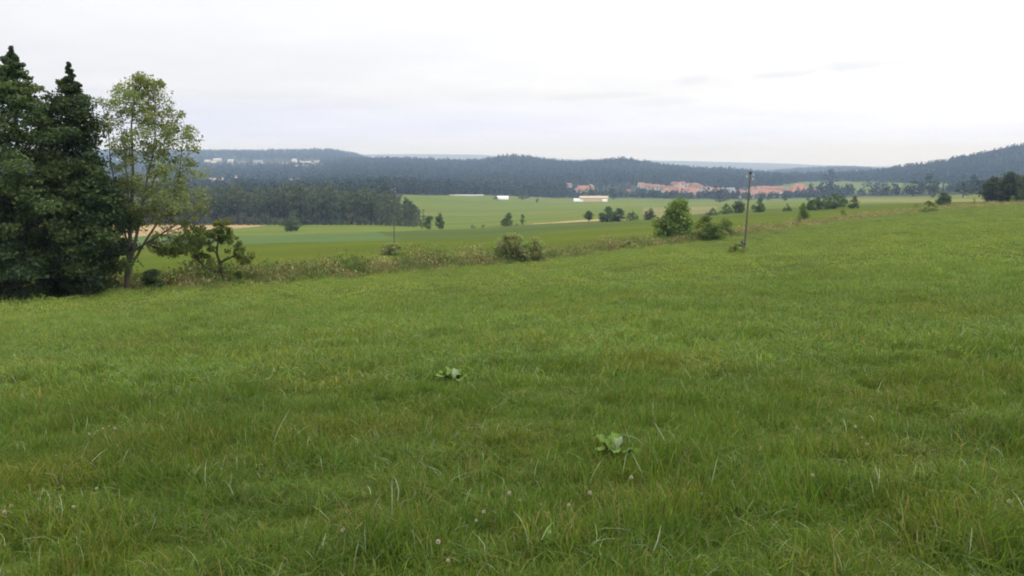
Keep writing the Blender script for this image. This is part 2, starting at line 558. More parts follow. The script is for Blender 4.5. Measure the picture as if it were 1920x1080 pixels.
def leaves(P, size, col, up=0.35, aspect=0.6, out=None):
    """bent diamond leaves at points P"""
    n = len(P)
    nor = rng.normal(size=(n, 3))
    nor /= np.linalg.norm(nor, axis=1)[:, None]
    nor[:, 2] += up
    if out is not None:
        nor += out
    nor /= np.linalg.norm(nor, axis=1)[:, None] + 1e-9
    t = np.cross(nor, rng.normal(size=(n, 3)))
    t /= np.linalg.norm(t, axis=1)[:, None] + 1e-9
    b = np.cross(nor, t)
    s = np.asarray(size)[:, None] if np.ndim(size) else np.full((n, 1), size)
    V = np.stack([P - t * s, P + b * s * aspect + nor * s * 0.2, P + t * s - nor * s * 0.25, P - b * s * aspect + nor * s * 0.2], 1).reshape(-1, 3)
    Fq = np.arange(4 * n).reshape(n, 4)
    C = np.repeat(col, 4, axis=0)
    return V, Fq, C


def clump_points(centers, radii, per):
    """points in ellipsoid clumps, denser to the outside"""
    n = len(centers) * per
    d = rng.normal(size=(n, 3))
    d /= np.linalg.norm(d, axis=1)[:, None]
    rr = rng.random(n) ** 0.45
    c = np.repeat(centers, per, 0)
    r = np.repeat(radii, per, 0)
    return c + d * rr[:, None] * r, d


def crown_obj(name, centers, radii, per, leaf, cols, parent, mat, up=0.35, jitter=0.25, link=True):
    centers = np.asarray(centers, float)
    radii = np.asarray(radii, float)
    if radii.ndim == 1:
        radii = np.stack([radii, radii, radii * 0.72], 1)
    P, d = clump_points(centers, radii, per)
    n = len(P)
    cols = np.asarray(cols, float)
    ci = rng.integers(0, len(cols), len(centers))
    cc = cols[ci] * rng.uniform(0.72, 1.36, (len(centers), 1))
    C = np.repeat(cc, per, 0) * rng.uniform(1 - jitter, 1 + jitter, (n, 1))
    s = leaf * rng.uniform(0.6, 1.3, n)
    V, Fq, C = leaves(P, s, C, up, 0.6, d * 0.5)
    return mesh_np(name, V, Fq, mat, parent, C, link=link)


def envelope_clumps(prof, n, cr, shell=0.55, squash=1.0):
    """clump centres filling a body of revolution. prof: (z, radius, x offset)"""
    zs = np.array([p[0] for p in prof])
    rs = np.array([p[1] for p in prof])
    xo = np.array([p[2] if len(p) > 2 else 0.0 for p in prof])
    zz = np.linspace(zs[0], zs[-1], 400)
    w = np.interp(zz, zs, rs) + 0.08 * rs.max()
    cdf = np.cumsum(w ** 1.5)
    cdf /= cdf[-1]
    z = np.interp(rng.random(n), cdf, zz)
    r = np.interp(z, zs, rs)
    a = rng.uniform(0, 2 * math.pi, n)
    rr = np.maximum(r - cr * 0.55, r * 0.2) * rng.random(n) ** shell
    return np.stack([np.cos(a) * rr + np.interp(z, zs, xo), np.sin(a) * rr * squash, z], 1)


def limb(g, a, b, r0, r1, bend=0.12, sides=5, n=5):
    a, b = np.asarray(a, float), np.asarray(b, float)
    L = np.linalg.norm(b - a)
    t = np.linspace(0, 1, n)[:, None]
    off = rng.normal(size=3) * L * bend
    P = a + (b - a) * t + off * np.sin(math.pi * t) + np.array([0, 0, -0.10 * L]) * np.sin(math.pi * t)
    g.tube(P, r0 + (r1 - r0) * t[:, 0], sides)


# ------------------------------------------------------------------ ground sheets
def build_ground():
    az_f = np.arange(-37.0, 37.001, 0.085)
    az_b = np.concatenate([np.arange(37.5, 60, 0.6), np.arange(60, 300, 4.0), np.arange(300, 323, 0.6)])
    az = np.radians(np.concatenate([az_f, az_b]))
    na = len(az)
    rr = [0.3]
    while rr[-1] < 12300:
        rr.append(rr[-1] * (1.05 if rr[-1] < 3 else 1.0145 if rr[-1] < 5000 else 1.03))
    rr = np.array(rr)
    nr = len(rr)
    A, Rr = np.meshgrid(az, rr)
    X, Yv = Rr * np.sin(A), Rr * np.cos(A)
    Z = gz(X, Yv)
    V = np.stack([X, Yv, Z], -1).reshape(-1, 3)
    V = np.vstack([V, [[0, 0, float(gz1(0, 0.01))]]])
    i = np.arange(nr - 1)[:, None]
    j = np.arange(na)[None, :]
    j2 = (j + 1) % na
    Fq = np.stack([i * na + j, i * na + j2, (i + 1) * na + j2, (i + 1) * na + j], -1).reshape(-1, 4)[:, ::-1]
    c = V[Fq].mean(1)
    zone = zones(c[:, 0], c[:, 1], c[:, 2])
    names = [('meadow', M_SOIL), ('pasture', M_PAST), ('crop_field', M_CROP), ('green_crop_field', M_CROPB), ('valley_field', M_HAY),
             ('stubble_field', M_STUB), ('fallow_field', M_FALLOW), ('hills', M_FLOOR)]
    for k, (nm, mt) in enumerate(names):
        f = Fq[zone == k]
        if not len(f):
            continue
        used, inv = np.unique(f, return_inverse=True)
        o = mesh_np(nm, V[used], inv.reshape(-1, 4), mt, smooth=True)
        tag(o, kind='structure')
    # small centre cap under the photographer's feet
    q = np.arange(0, na - na % 2, 2)
    f = np.stack([np.full(len(q), na), q, q + 1, (q + 2) % na], 1)
    Vc = np.vstack([V[:na], V[-1:]])
    o = mesh_np('ground', Vc, f, M_SOIL, smooth=True)
    tag(o, kind='structure')


def zones(x, y, z):
    """0 meadow 1 pasture 2 dark crop 3 bluish crop 4 light valley field 5 stubble 6 fallow 7 woodland floor"""
    r = np.hypot(x, y)
    az = np.arctan2(x, y)
    a = np.clip(np.abs(az), 0, R(42)) * np.sign(az)
    u = np.tan(a)
    Y = r * np.cos(a)
    front = np.abs(az) < R(40)
    px, py = proj(np.where(front, x, 0), np.where(front, np.maximum(y, 1), 10), z)
    px = np.where(front, px, np.where(az > 0, 2500, -600))
    py = np.where(front, py, 400)
    zn = np.full(len(x), 7)
    wob = 1 + 0.012 * np.sin(x * 0.05 + y * 0.013) + 0.006 * np.sin(x * 0.21)
    ys, b1, b2 = y_strip(u), y_b1(u) * wob, y_b2(u) * wob
    valley_end = np.interp(px, [-500, 640, 720, 760, 850, 960, 1100, 1250, 1350, 1500, 1700, 1900, 2400], [486, 490, 500, 960, 1100, 1250, 1310, 1300, 1250, 1150, 900, 800, 700])
    zn[Y < valley_end] = 4
    zn[Y < b2] = 2
    zn[(Y < b2) & (px < 720 + 3.0 * (py - 440))] = 3
    zn[Y < b1] = 1
    zn[Y < ys] = 0
    v = (zn == 4)
    zn[v & (px < 520) & (py < 440 - (px - 300) * 0.083) & (py < 421 + (505 - px) * 0.16)] = 5
    zn[v & (px > 975) & (px < 1180) & (Y < b2 * (1.0 + np.clip((px - 975) / 1000, 0, 0.11)))] = 5
    zn[v & (px > 1205) & (px < 1345) & (py > 389 - (px - 1205) * 0.02) & (py < 411)] = 6
    zn[v & (px > 1580) & (px < 2000) & (py > 373) & (py < 379)] = 6
    # clearings on the far slopes
    h = (zn == 7)
    zn[h & clearing(px, py, Y)] = 4
    zn[h & (Y > 1400) & (Y < 2300) & stub_gap(px, py)] = 5
    return zn


def clearing(px, py, Y):
    c = (Y > 1150) & (Y < 2050) & (px > 1452) & (px < 1860) & (py > np.interp(px, [1452, 1500, 1560, 1640, 1700, 1760, 1860], [350, 341, 340, 341, 343, 344, 347])) & (py < 362)
    return c


def stub_gap(px, py):
    g = np.zeros(np.shape(px), bool)
    for a, b, y0, y1 in ((388, 422, 334, 345), (438, 452, 330, 341), (462, 470, 331, 338), (538, 566, 336, 345), (250, 372, 336, 346)):
        g |= (px > a) & (px < b) & (py > y0) & (py < y1)
    return g


build_ground()

# ------------------------------------------------------------------ instanced stuff (grass, far woods)


def scatter(name, P, scl, rot, vid, sources, mat_label=None):
    me = bpy.data.meshes.new(name)
    me.vertices.add(len(P))
    me.vertices.foreach_set('co', np.asarray(P, np.float32).ravel())
    a = me.attributes.new('scl', 'FLOAT_VECTOR', 'POINT')
    a.data.foreach_set('vector', np.asarray(scl, np.float32).ravel())
    a = me.attributes.new('rot', 'FLOAT_VECTOR', 'POINT')
    a.data.foreach_set('vector', np.asarray(rot, np.float32).ravel())
    a = me.attributes.new('vid', 'INT', 'POINT')
    a.data.foreach_set('value', np.asarray(vid, np.int32))
    o = bpy.data.objects.new(name, me)
    COL.objects.link(o)
    coll = bpy.data.collections.new(name + '_kinds')
    for s in sources:
        coll.objects.link(s)
    ng = bpy.data.node_groups.new(name, 'GeometryNodeTree')
    ng.interface.new_socket('Geometry', in_out='INPUT', socket_type='NodeSocketGeometry')
    ng.interface.new_socket('Geometry', in_out='OUTPUT', socket_type='NodeSocketGeometry')
    gi = ng.nodes.new('NodeGroupInput')
    go = ng.nodes.new('NodeGroupOutput')
    ci = ng.nodes.new('GeometryNodeCollectionInfo')
    ci.inputs['Collection'].default_value = coll
    ci.inputs['Separate Children'].default_value = True
    ci.inputs['Reset Children'].default_value = True
    ip = ng.nodes.new('GeometryNodeInstanceOnPoints')
    ip.inputs['Pick Instance'].default_value = True

    def na(nm, ty):
        n = ng.nodes.new('GeometryNodeInputNamedAttribute')
        n.data_type = ty
        n.inputs['Name'].default_value = nm
        return next(s for s in n.outputs if s.enabled and s.name == 'Attribute')
    L = ng.links.new
    L(gi.outputs[0], ip.inputs['Points'])
    L(ci.outputs[0], ip.inputs['Instance'])
    L(na('vid', 'INT'), ip.inputs['Instance Index'])
    L(na('rot', 'FLOAT_VECTOR'), ip.inputs['Rotation'])
    L(na('scl', 'FLOAT_VECTOR'), ip.inputs['Scale'])
    L(ip.outputs[0], go.inputs[0])
    md = o.modifiers.new('scatter', 'NODES')
    md.node_group = ng
    return o


G_COLS = np.array([(0.087, 0.148, 0.015), (0.120, 0.174, 0.019), (0.070, 0.126, 0.018), (0.141, 0.184, 0.020), (0.102, 0.154, 0.023)])
G_DRY = np.array([(0.21, 0.17, 0.055), (0.26, 0.215, 0.09), (0.17, 0.13, 0.04)])


def blade_patch(name, n, rad, h0, h1, w, dry=0.07, bend0=0.1, bend1=0.9, pale=0.03, lum=1.0, vr=0.33):
    r = rad * np.sqrt(rng.random(n))
    a = rng.uniform(0, 2 * math.pi, n)
    P = np.stack([r * np.cos(a), r * np.sin(a), np.full(n, -0.01)], 1)
    h = rng.uniform(h0, h1, n) * (1.12 - 0.35 * (r / rad) ** 2)
    ph = rng.uniform(0, 2 * math.pi, n)
    bend = rng.uniform(bend0, bend1, n)
    D = np.stack([np.cos(ph), np.sin(ph), np.zeros(n)], 1)
    tw = ph + rng.normal(0, 0.6, n) + math.pi / 2
    Sd = np.stack([np.cos(tw), np.sin(tw), np.zeros(n)], 1)
    wd = w * rng.uniform(0.6, 1.35, n)
    rows = []
    for t, wf in ((0.0, 0.8), (0.4, 1.0), (0.75, 0.7), (1.0, 0.08)):
        c = P + D * (bend * h * t ** 2)[:, None] * 0.9
        c[:, 2] += h * (t - 0.38 * bend * t ** 2)
        rows += [c - Sd * (wd * wf * 0.5)[:, None], c + Sd * (wd * wf * 0.5)[:, None]]
    V = np.stack(rows, 1).reshape(-1, 3)
    base = np.arange(n)[:, None] * 8
    Fq = np.stack([base + np.array(q) for q in ([0, 1, 3, 2], [2, 3, 5, 4], [4, 5, 7, 6])], 1).reshape(-1, 4)
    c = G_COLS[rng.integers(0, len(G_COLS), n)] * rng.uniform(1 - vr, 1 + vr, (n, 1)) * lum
    isd = rng.random(n) < dry
    c[isd] = G_DRY[rng.integers(0, len(G_DRY), isd.sum())] * rng.uniform(0.8, 1.2, (isd.sum(), 1))
    isp = rng.random(n) < pale
    c[isp] = np.array((0.27, 0.33, 0.20)) * rng.uniform(0.8, 1.3, (isp.sum(), 1))
    C = np.repeat(c, 8, 0)
    return mesh_np(name, V, Fq, M_GRASS, None, C, smooth=True, link=False)


def wedge_points(n, y0, y1, hw=0.66, power=1.0):
    """random ground points in the wedge ahead, density ~ uniform for power=1"""
    q = rng.random(n)
    Y = np.sqrt(y0 ** 2 + q * (y1 ** 2 - y0 ** 2)) if power == 1.0 else np.exp(np.log(y0) + q ** power * math.log(y1 / y0))
    u = rng.uniform(-hw, hw, n)
    return u * Y, Y, u


def grass_field():
    near = [blade_patch('blades_a%d' % i, 150, 0.20, 0.05, 0.145, 0.0042, (0.05, 0.14, 0.08, 0.05)[i % 4], 0.15, 1.35, 0.025, np.array((1.03, 1.10, 1.25))) for i in range(6)]
    tall = [blade_patch('blades_b%d' % i, 30, (0.16, 0.3, 0.4)[i], 0.13, 0.29, 0.0046, 0.10, 0.3, 1.3, 0.15) for i in range(3)]
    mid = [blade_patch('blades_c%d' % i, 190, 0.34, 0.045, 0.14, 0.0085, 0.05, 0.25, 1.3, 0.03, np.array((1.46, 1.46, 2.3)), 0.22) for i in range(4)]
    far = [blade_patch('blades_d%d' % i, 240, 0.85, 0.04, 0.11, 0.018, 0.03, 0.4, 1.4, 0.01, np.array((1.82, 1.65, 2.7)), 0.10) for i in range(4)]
    src = near + tall + mid + far
    P, sc, ro, vid = [], [], [], []

    def put(x, y, ids, smin, smax, zs=1.0, clump=0.0):
        z = gz(x, y)
        n = len(x)
        lump = 1 + 1.3 * clump * fbm(x, y, 21, 0.8, 3) + clump * 0.7 * fbm(x, y, 22, 3.5, 2)
        s = rng.uniform(smin, smax, n)
        P.append(np.stack([x, y, z], 1))
        sc.append(np.stack([s, s, s * np.clip(lump, 0.62, 2.0) * zs], 1))
        ro.append(np.stack([rng.normal(0, 0.2, n), rng.normal(0, 0.2, n), rng.uniform(0, 6.283, n)], 1))
        vid.append(rng.choice(ids, n))
    order = sorted(range(len(src)), key=lambda i: src[i].name)
    inv = {src[i].name: k for k, i in enumerate(order)}
    idx = lambda L: [inv[o.name] for o in L]
    # close: dense fine blades
    x, y, u = wedge_points(5800, 0.8, 10.5, 1.0)
    put(x, y, idx(near), 0.75, 1.25, 1.0, 0.9)
    x, y, u = wedge_points(900, 2.0, 12, 0.9)
    k = fbm(x, y, 31, 1.7, 3) > 0.0
    put(x[k], y[k], idx(tall), 0.7, 1.15, 0.9, 0.3)
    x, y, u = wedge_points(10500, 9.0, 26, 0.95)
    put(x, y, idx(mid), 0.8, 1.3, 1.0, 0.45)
    x, y, u = wedge_points(600, 11.0, 30, 0.7)
    put(x, y, idx(tall), 0.8, 1.4, 0.75, 0.3)
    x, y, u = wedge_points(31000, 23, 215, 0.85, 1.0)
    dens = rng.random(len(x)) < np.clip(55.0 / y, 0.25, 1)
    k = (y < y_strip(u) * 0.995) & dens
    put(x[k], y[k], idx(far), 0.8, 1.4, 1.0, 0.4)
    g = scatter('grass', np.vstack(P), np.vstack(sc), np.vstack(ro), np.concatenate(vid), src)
    tag(g, 'rough green meadow grass with dry blades and tufts', 'grass', kind='stuff')


grass_field()

# ------------------------------------------------------------------ weed strip on the field boundary
W_COLS = np.array([(0.262, 0.237, 0.107), (0.355, 0.315, 0.147), (0.169, 0.197, 0.061), (0.119, 0.169, 0.048), (0.203, 0.205, 0.078), (0.220, 0.174, 0.090)])


def weed_strip():
    n = 8400
    u = rng.uniform(-0.8, 0.8, n)
    ys = y_strip(u)
    w = np.interp(u, [-0.6, -0.3, 0.0, 0.2, 0.6], [3.4, 3.6, 3.4, 4.5, 9.0])
    Y = ys + rng.normal(0.4, 0.45, n) * w
    x = u * Y
    z = gz(x, Y)
    hh = np.interp(u, [-0.6, -0.33, -0.25, -0.05, 0.2, 0.3, 0.6], [1.3, 1.2, 1.55, 1.5, 1.15, 1.0, 1.0])
    tall = 0.85 + 0.75 * fbm(x, Y, 41, 7.0, 4)
    # taller clumps of weeds stand apart, gaps show the field behind
    h = hh * np.exp(-((Y - ys - 0.4 * w) / (0.9 * w)) ** 2) * np.clip(tall, 0.2, 2.0) * rng.uniform(0.5, 1.15, n)
    per = 14
    t = rng.random((n, per)) ** 0.8
    px_ = x[:, None] + rng.normal(0, 0.28, (n, per))
    py_ = Y[:, None] + rng.normal(0, 0.28, (n, per))
    pz_ = z[:, None] + t * h[:, None]
    P = np.stack([px_, py_, pz_], -1).reshape(-1, 3)
    tone = fbm(x, Y, 42, 7.0, 3) + rng.normal(0, 0.35, n)
    tone = tone + np.interp(u, [-0.6, 0.2, 0.33, 0.6], [-0.25, -0.1, 0.5, 0.6])
    ci = np.digitize(tone, [-0.45, -0.15, 0.1, 0.35, 0.6])
    order = np.array([3, 2, 4, 0, 5, 1])
    c = W_COLS[order[ci]]
    C = np.repeat(c, per, 0) * rng.uniform(0.65, 1.3, (n * per, 1))
    m = len(P)
    nor = rng.normal(size=(m, 3))
    nor[:, 2] *= 0.35
    nor /= np.linalg.norm(nor, axis=1)[:, None]
    tv = np.stack([rng.normal(0, 0.8, m), rng.normal(0, 0.8, m), np.ones(m)], 1)
    tv /= np.linalg.norm(tv, axis=1)[:, None]
    b = np.cross(nor, tv)
    sl = rng.uniform(0.05, 0.16, m)[:, None]
    sw = rng.uniform(0.025, 0.07, m)[:, None]
    V = np.stack([P - tv * sl, P + b * sw, P + tv * sl, P - b * sw], 1).reshape(-1, 3)
    o = mesh_np('undergrowth', V, np.arange(4 * m).reshape(m, 4), M_WEED, None, np.repeat(C, 4, 0))
    tag(o, 'strip of tall dry weeds along the lower meadow edge', 'weeds', kind='stuff')


weed_strip()

# ------------------------------------------------------------------ near trees
DARK = [(0.059, 0.095, 0.037), (0.079, 0.118, 0.039), (0.050, 0.082, 0.037), (0.101, 0.138, 0.043)]
ASH = [(0.191, 0.242, 0.094), (0.225, 0.270, 0.116), (0.163, 0.209, 0.069), (0.208, 0.237, 0.077)]
OLIVE = [(0.128, 0.196, 0.038), (0.155, 0.218, 0.042), (0.100, 0.161, 0.034), (0.183, 0.211, 0.041)]
BUSH = [(0.118, 0.180, 0.047), (0.149, 0.211, 0.053), (0.187, 0.242, 0.059)]
BROWN = [(0.261, 0.300, 0.108), (0.312, 0.329, 0.130), (0.200, 0.274, 0.083), (0.236, 0.236, 0.112)]
DGREEN = [(0.070, 0.112, 0.046), (0.086, 0.130, 0.048), (0.059, 0.097, 0.044)]


def dark_tree(px, py, Y0, prof_px, nclump, label, trunk_r=0.2, crn=(0.38, 0.8), per=140, leaf=0.09, squash=1.0, name='dark_tree'):
    x, Y, z = ground_at(px, Y0)
    m = Y / F
    root = empty(name, (x, Y, z), label, 'tree', 'trees at the left edge of the meadow')
    prof = []
    for q in prof_px[::-1]:
        wx, _, wz = W(px + (q[2] if len(q) > 2 else 0), q[0], Y)
        prof.append((wz - z, q[1] * m * 0.97, wx - x))
    C = envelope_clumps(prof, nclump, crn[1], 0.5, squash)
    top = prof[-1]
    # extra small sprays so that the narrow tops stay narrow and leafy
    up = [p for p in prof if p[1] < 2.2 * crn[1] and p[0] > 0.45 * top[0]]
    E = envelope_clumps(up, 40, 0.15, 0.6, 1.0)
    a_ = rng.uniform(0, 6.283, 16)
    h_ = rng.uniform(0.12, 0.74, 16) * top[0]
    hr = np.interp(h_, [p[0] for p in prof], [p[1] for p in prof])
    hx = np.interp(h_, [p[0] for p in prof], [p[2] for p in prof])
    holes = np.stack([np.cos(a_) * hr * 0.85 + hx, np.sin(a_) * hr * 0.85, h_], 1)
    dd = np.linalg.norm((C[:, None, :] - holes[None]) * (1, 1, 1.5), axis=2).min(1)
    C = C[dd > 0.62]
    arms = []
    for a2, h2, r2, x2 in zip(a_ + 0.2, np.roll(h_, 3), np.roll(hr, 3), np.roll(hx, 3)):
        for q in (0.8, 0.97, 1.12):
            arms.append((math.cos(a2) * r2 * q + x2, math.sin(a2) * r2 * q, h2 - 0.1 + 0.25 * q))
    C = np.vstack([C, arms, E])
    nclump = len(C)
    tips = np.array([[top[2] + rng.normal(0, 0.02 + 0.011 * k), rng.normal(0, 0.02 + 0.011 * k), top[0] + 0.1 - k * 0.075] for k in range(20)])
    pr = np.interp(C[:nclump, 2], [p[0] for p in prof], [p[1] for p in prof])
    base_r = np.minimum(rng.uniform(*crn, nclump), 0.10 + 0.38 * pr)
    rad = np.concatenate([base_r, np.linspace(0.05, 0.20, 20) * rng.uniform(0.6, 1.2, 20)])
    C = np.vstack([C, tips])
    rad = np.stack([rad * 1.12, rad * 1.12, rad * rng.uniform(0.42, 0.8, len(rad))], 1)
    crown_obj('crown', C, rad, per, leaf, DARK, root, M_LEAF, 0.5)
    g = Geo()
    H = top[0]
    ts = np.linspace(0, 1, 10)
    g.tube(np.stack([np.interp(ts * H, [p[0] for p in prof], [p[2] for p in prof]), 0.05 * np.sin(ts * 5), ts * H - 0.15], 1), trunk_r * (1 - ts * 0.93), 8)
    for c in C[:nclump:2]:
        r = math.hypot(c[0], c[1])
        h0 = max(0.4, c[2] - 0.35 * r - 0.2)
        ax = np.interp(h0, [p[0] for p in prof], [p[2] for p in prof])
        limb(g, (ax, 0, h0), c, 0.012 + 0.25 * trunk_r * (1 - h0 / H), 0.008, 0.06)
    g.obj('trunk', M_BARK, root, True)
    return root


PX_A = [(93, 3), (112, 14, 1), (132, 26, 0), (152, 40, -2), (172, 46, 0), (190, 62, 6), (215, 78, 8), (250, 88, 10), (300, 110, 10), (360, 120, 10), (430, 130, 8), (500, 130, 5), (540, 110, 0), (562, 65, 0)]
dark_tree(22, 566, 44, PX_A, 250, 'tallest dark tree at the left picture edge with pointed top', 0.26)
PX_B = [(122, 4, 2), (140, 10, 0), (158, 17, -1), (172, 26, 0), (188, 52, 2), (205, 62, 8), (225, 66, 10), (246, 62, 8), (266, 58, 0), (290, 80, 0), (320, 92, 2), (360, 98, 4), (420, 100, 4), (480, 100, 4), (520, 98, 4), (542, 75, 2), (558, 45, 0)]
dark_tree(127, 560, 46.5, PX_B, 250, 'dark tree with a thin spire top beside the tallest dark tree', 0.22)
PX_C = [(290, 14), (320, 36), (360, 52), (410, 66), (470, 76), (520, 70), (545, 50), (556, 34)]
dark_tree(166, 559, 45, PX_C, 120, 'low dark spreading tree beneath the pointed dark trees, next to the pale airy tree', 0.14)
PX_D = [(330, 20), (370, 60), (430, 90), (500, 100), (550, 70), (568, 40)]
dark_tree(-70, 572, 42.5, PX_D, 90, 'dark bushy tree cut by the left picture edge, lowest of the dark trees', 0.14)


def ash_tree():
    Y0 = 46.5
    x, Y, z = ground_at(236, Y0)
    m = Y / F
    root = empty('ash_tree', (x, Y, z), 'tall airy pale green tree with several thin stems beside the dark trees', 'tree', 'trees at the left edge of the meadow')
    L = lambda px, py, d=0.0: np.array(W(px, py, Y + d)) - np.array((x, Y, z))
    g = Geo()

    def stem(pts, r0, r1):
        pts = np.array(pts)
        t = np.linspace(0, 1, len(pts))
        tt = np.linspace(0, 1, 4 * len(pts))
        P = np.stack([np.interp(tt, t, pts[:, k]) for k in range(3)], 1)
        P[1:-1] = (P[:-2] + 2 * P[1:-1] + P[2:]) / 4
        P += rng.normal(0, 0.012, P.shape)
        g.tube(P, r0 + (r1 - r0) * tt, 7)
        return P
    stems = [
        stem([L(236, 554), L(240, 500), L(244, 430, .1), L(250, 340, .2), L(246, 240, .2), L(252, 165, .1)], 0.15, 0.02),
        stem([L(240, 520), L(256, 440, -.2), L(272, 360, -.4), L(290, 270, -.4), L(292, 170, -.3)], 0.10, 0.015),
        stem([L(241, 505), L(262, 470, .3), L(300, 410, .7), L(335, 340, .8), L(345, 240, .7)], 0.085, 0.012),
        stem([L(243, 470), L(225, 400, .5), L(208, 310, .8), L(200, 215, .8)], 0.06, 0.012),
        stem([L(250, 470), L(300, 440, -.9), L(350, 410, -1.2), L(385, 385, -1.2)], 0.06, 0.012),
        stem([L(246, 420), L(238, 330, -1.0), L(225, 220, -1.1)], 0.05, 0.012),
        stem([L(270, 370), L(310, 300, 1.2), L(325, 220, 1.5)], 0.05, 0.012),
    ]
    allp = np.vstack([s[len(s) // 3:] for s in stems])
    # crown outline in photo pixels: row -> left, right
    rows = np.array([142, 160, 185, 215, 245, 285, 330, 380, 420, 455, 480])
    lf = np.array([236, 205, 183, 180, 186, 196, 205, 205, 222, 262, 300])
    rt = np.array([292, 318, 330, 352, 374, 384, 390, 400, 400, 392, 350])
    C = []
    n = 350
    while len(C) < n:
        py = rng.uniform(143, 478)
        if py > 400 and rng.random() < 0.35:
            continue
        a, b = np.interp(py, rows, lf), np.interp(py, rows, rt)
        c_, hw = (a + b) / 2, (b - a) / 2
        if hw < 4:
            continue
        an = rng.uniform(0, 2 * math.pi)
        q = rng.random() ** 0.5 * 0.94
        p = L(c_ + math.cos(an) * q * hw, py, math.sin(an) * q * hw * m * 0.8)
        C.append(p)
    C = np.array(C)
    r = rng.uniform(0.22, 0.55, n)
    rad = np.stack([r * 1.05, r * 1.05, r * 0.75], 1)
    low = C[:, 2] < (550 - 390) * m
    cols = np.array(ASH)
    # upper leaves painted paler for sky light through them; lower boughs more olive
    k = 54
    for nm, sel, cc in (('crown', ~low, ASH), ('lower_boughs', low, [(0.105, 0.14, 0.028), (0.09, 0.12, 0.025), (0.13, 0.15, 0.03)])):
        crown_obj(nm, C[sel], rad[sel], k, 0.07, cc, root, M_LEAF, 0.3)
    for c in C:
        d = np.linalg.norm(allp - c + np.array([0, 0, -0.35]) * 0, axis=1) + 3.0 * np.maximum(0, allp[:, 2] - c[2] + 0.2)
        a = allp[int(np.argmin(d))]
        limb(g, a, c, 0.016, 0.005, 0.08, 4, 4)
    g.obj('trunk', M_BARKG, root, True)


ash_tree()


def crooked_tree():
    x, Y, z = pick(417, 534, 30, 80)
    m = Y / F
    root = empty('crooked_tree', (x, Y, z), 'small crooked tree with forked bare trunk and yellowing leaves at the meadow edge', 'tree', 'trees at the left edge of the meadow')
    L = lambda px, py, d=0.0: np.array(W(px, py, Y + d)) - np.array((x, Y, z))
    g = Geo()

    def st(pts, r0, r1):
        pts = np.array(pts)
        t = np.linspace(0, 1, len(pts))
        tt = np.linspace(0, 1, 4 * len(pts))
        P = np.stack([np.interp(tt, t, pts[:, k]) for k in range(3)], 1)
        P[1:-1] = (P[:-2] + 2 * P[1:-1] + P[2:]) / 4
        g.tube(P, r0 + (r1 - r0) * tt, 7)
    st([L(417, 538), L(416, 515), L(413, 494), L(406, 475, .1), L(409, 450, .1), L(419, 418)], 0.13, 0.02)
    st([L(416, 512), L(398, 508, .1), L(380, 497, .3), L(366, 480, .3), L(362, 455, .2)], 0.085, 0.015)
    st([L(413, 492), L(430, 484, -.2), L(448, 474, -.2), L(462, 484, -.2)], 0.07, 0.015)
    st([L(406, 475), L(392, 462, -.3), L(380, 440, -.4)], 0.05, 0.01)
    st([L(409, 450), L(428, 440, .3), L(440, 455, .3)], 0.04, 0.01)
    C, r = [], []
    for cx, cy, sx, sy, n in ((372, 448, 26, 20, 20), (362, 472, 18, 22, 14), (420, 432, 15, 20, 16), (438, 458, 16, 16, 12), (455, 482, 14, 13, 13), (396, 440, 16, 16, 10), (390, 476, 14, 12, 6), (416, 414, 7, 6, 4)):
        for _ in range(int(n * 1.4)):
            q = rng.normal(0, 0.62, 3)
            C.append(L(cx + q[0] * sx, cy + q[1] * sy, q[2] * sx * m))
            r.append(rng.uniform(0.12, 0.3))
    crown_obj('crown', C, np.array(r), 60, 0.065, [(0.145, 0.19, 0.042), (0.175, 0.215, 0.046), (0.12, 0.17, 0.04), (0.195, 0.205, 0.045)], root, M_LEAF, 0.3)
    for c in C[::3]:
        limb(g, c * np.array([0.8, 0.8, 0.9]), c, 0.012, 0.005, 0.08, 4, 3)
    g.obj('trunk', M_BARK, root, True)


crooked_tree()

# ------------------------------------------------------------------ bushes and field trees


GF = "trees standing in the valley fields"


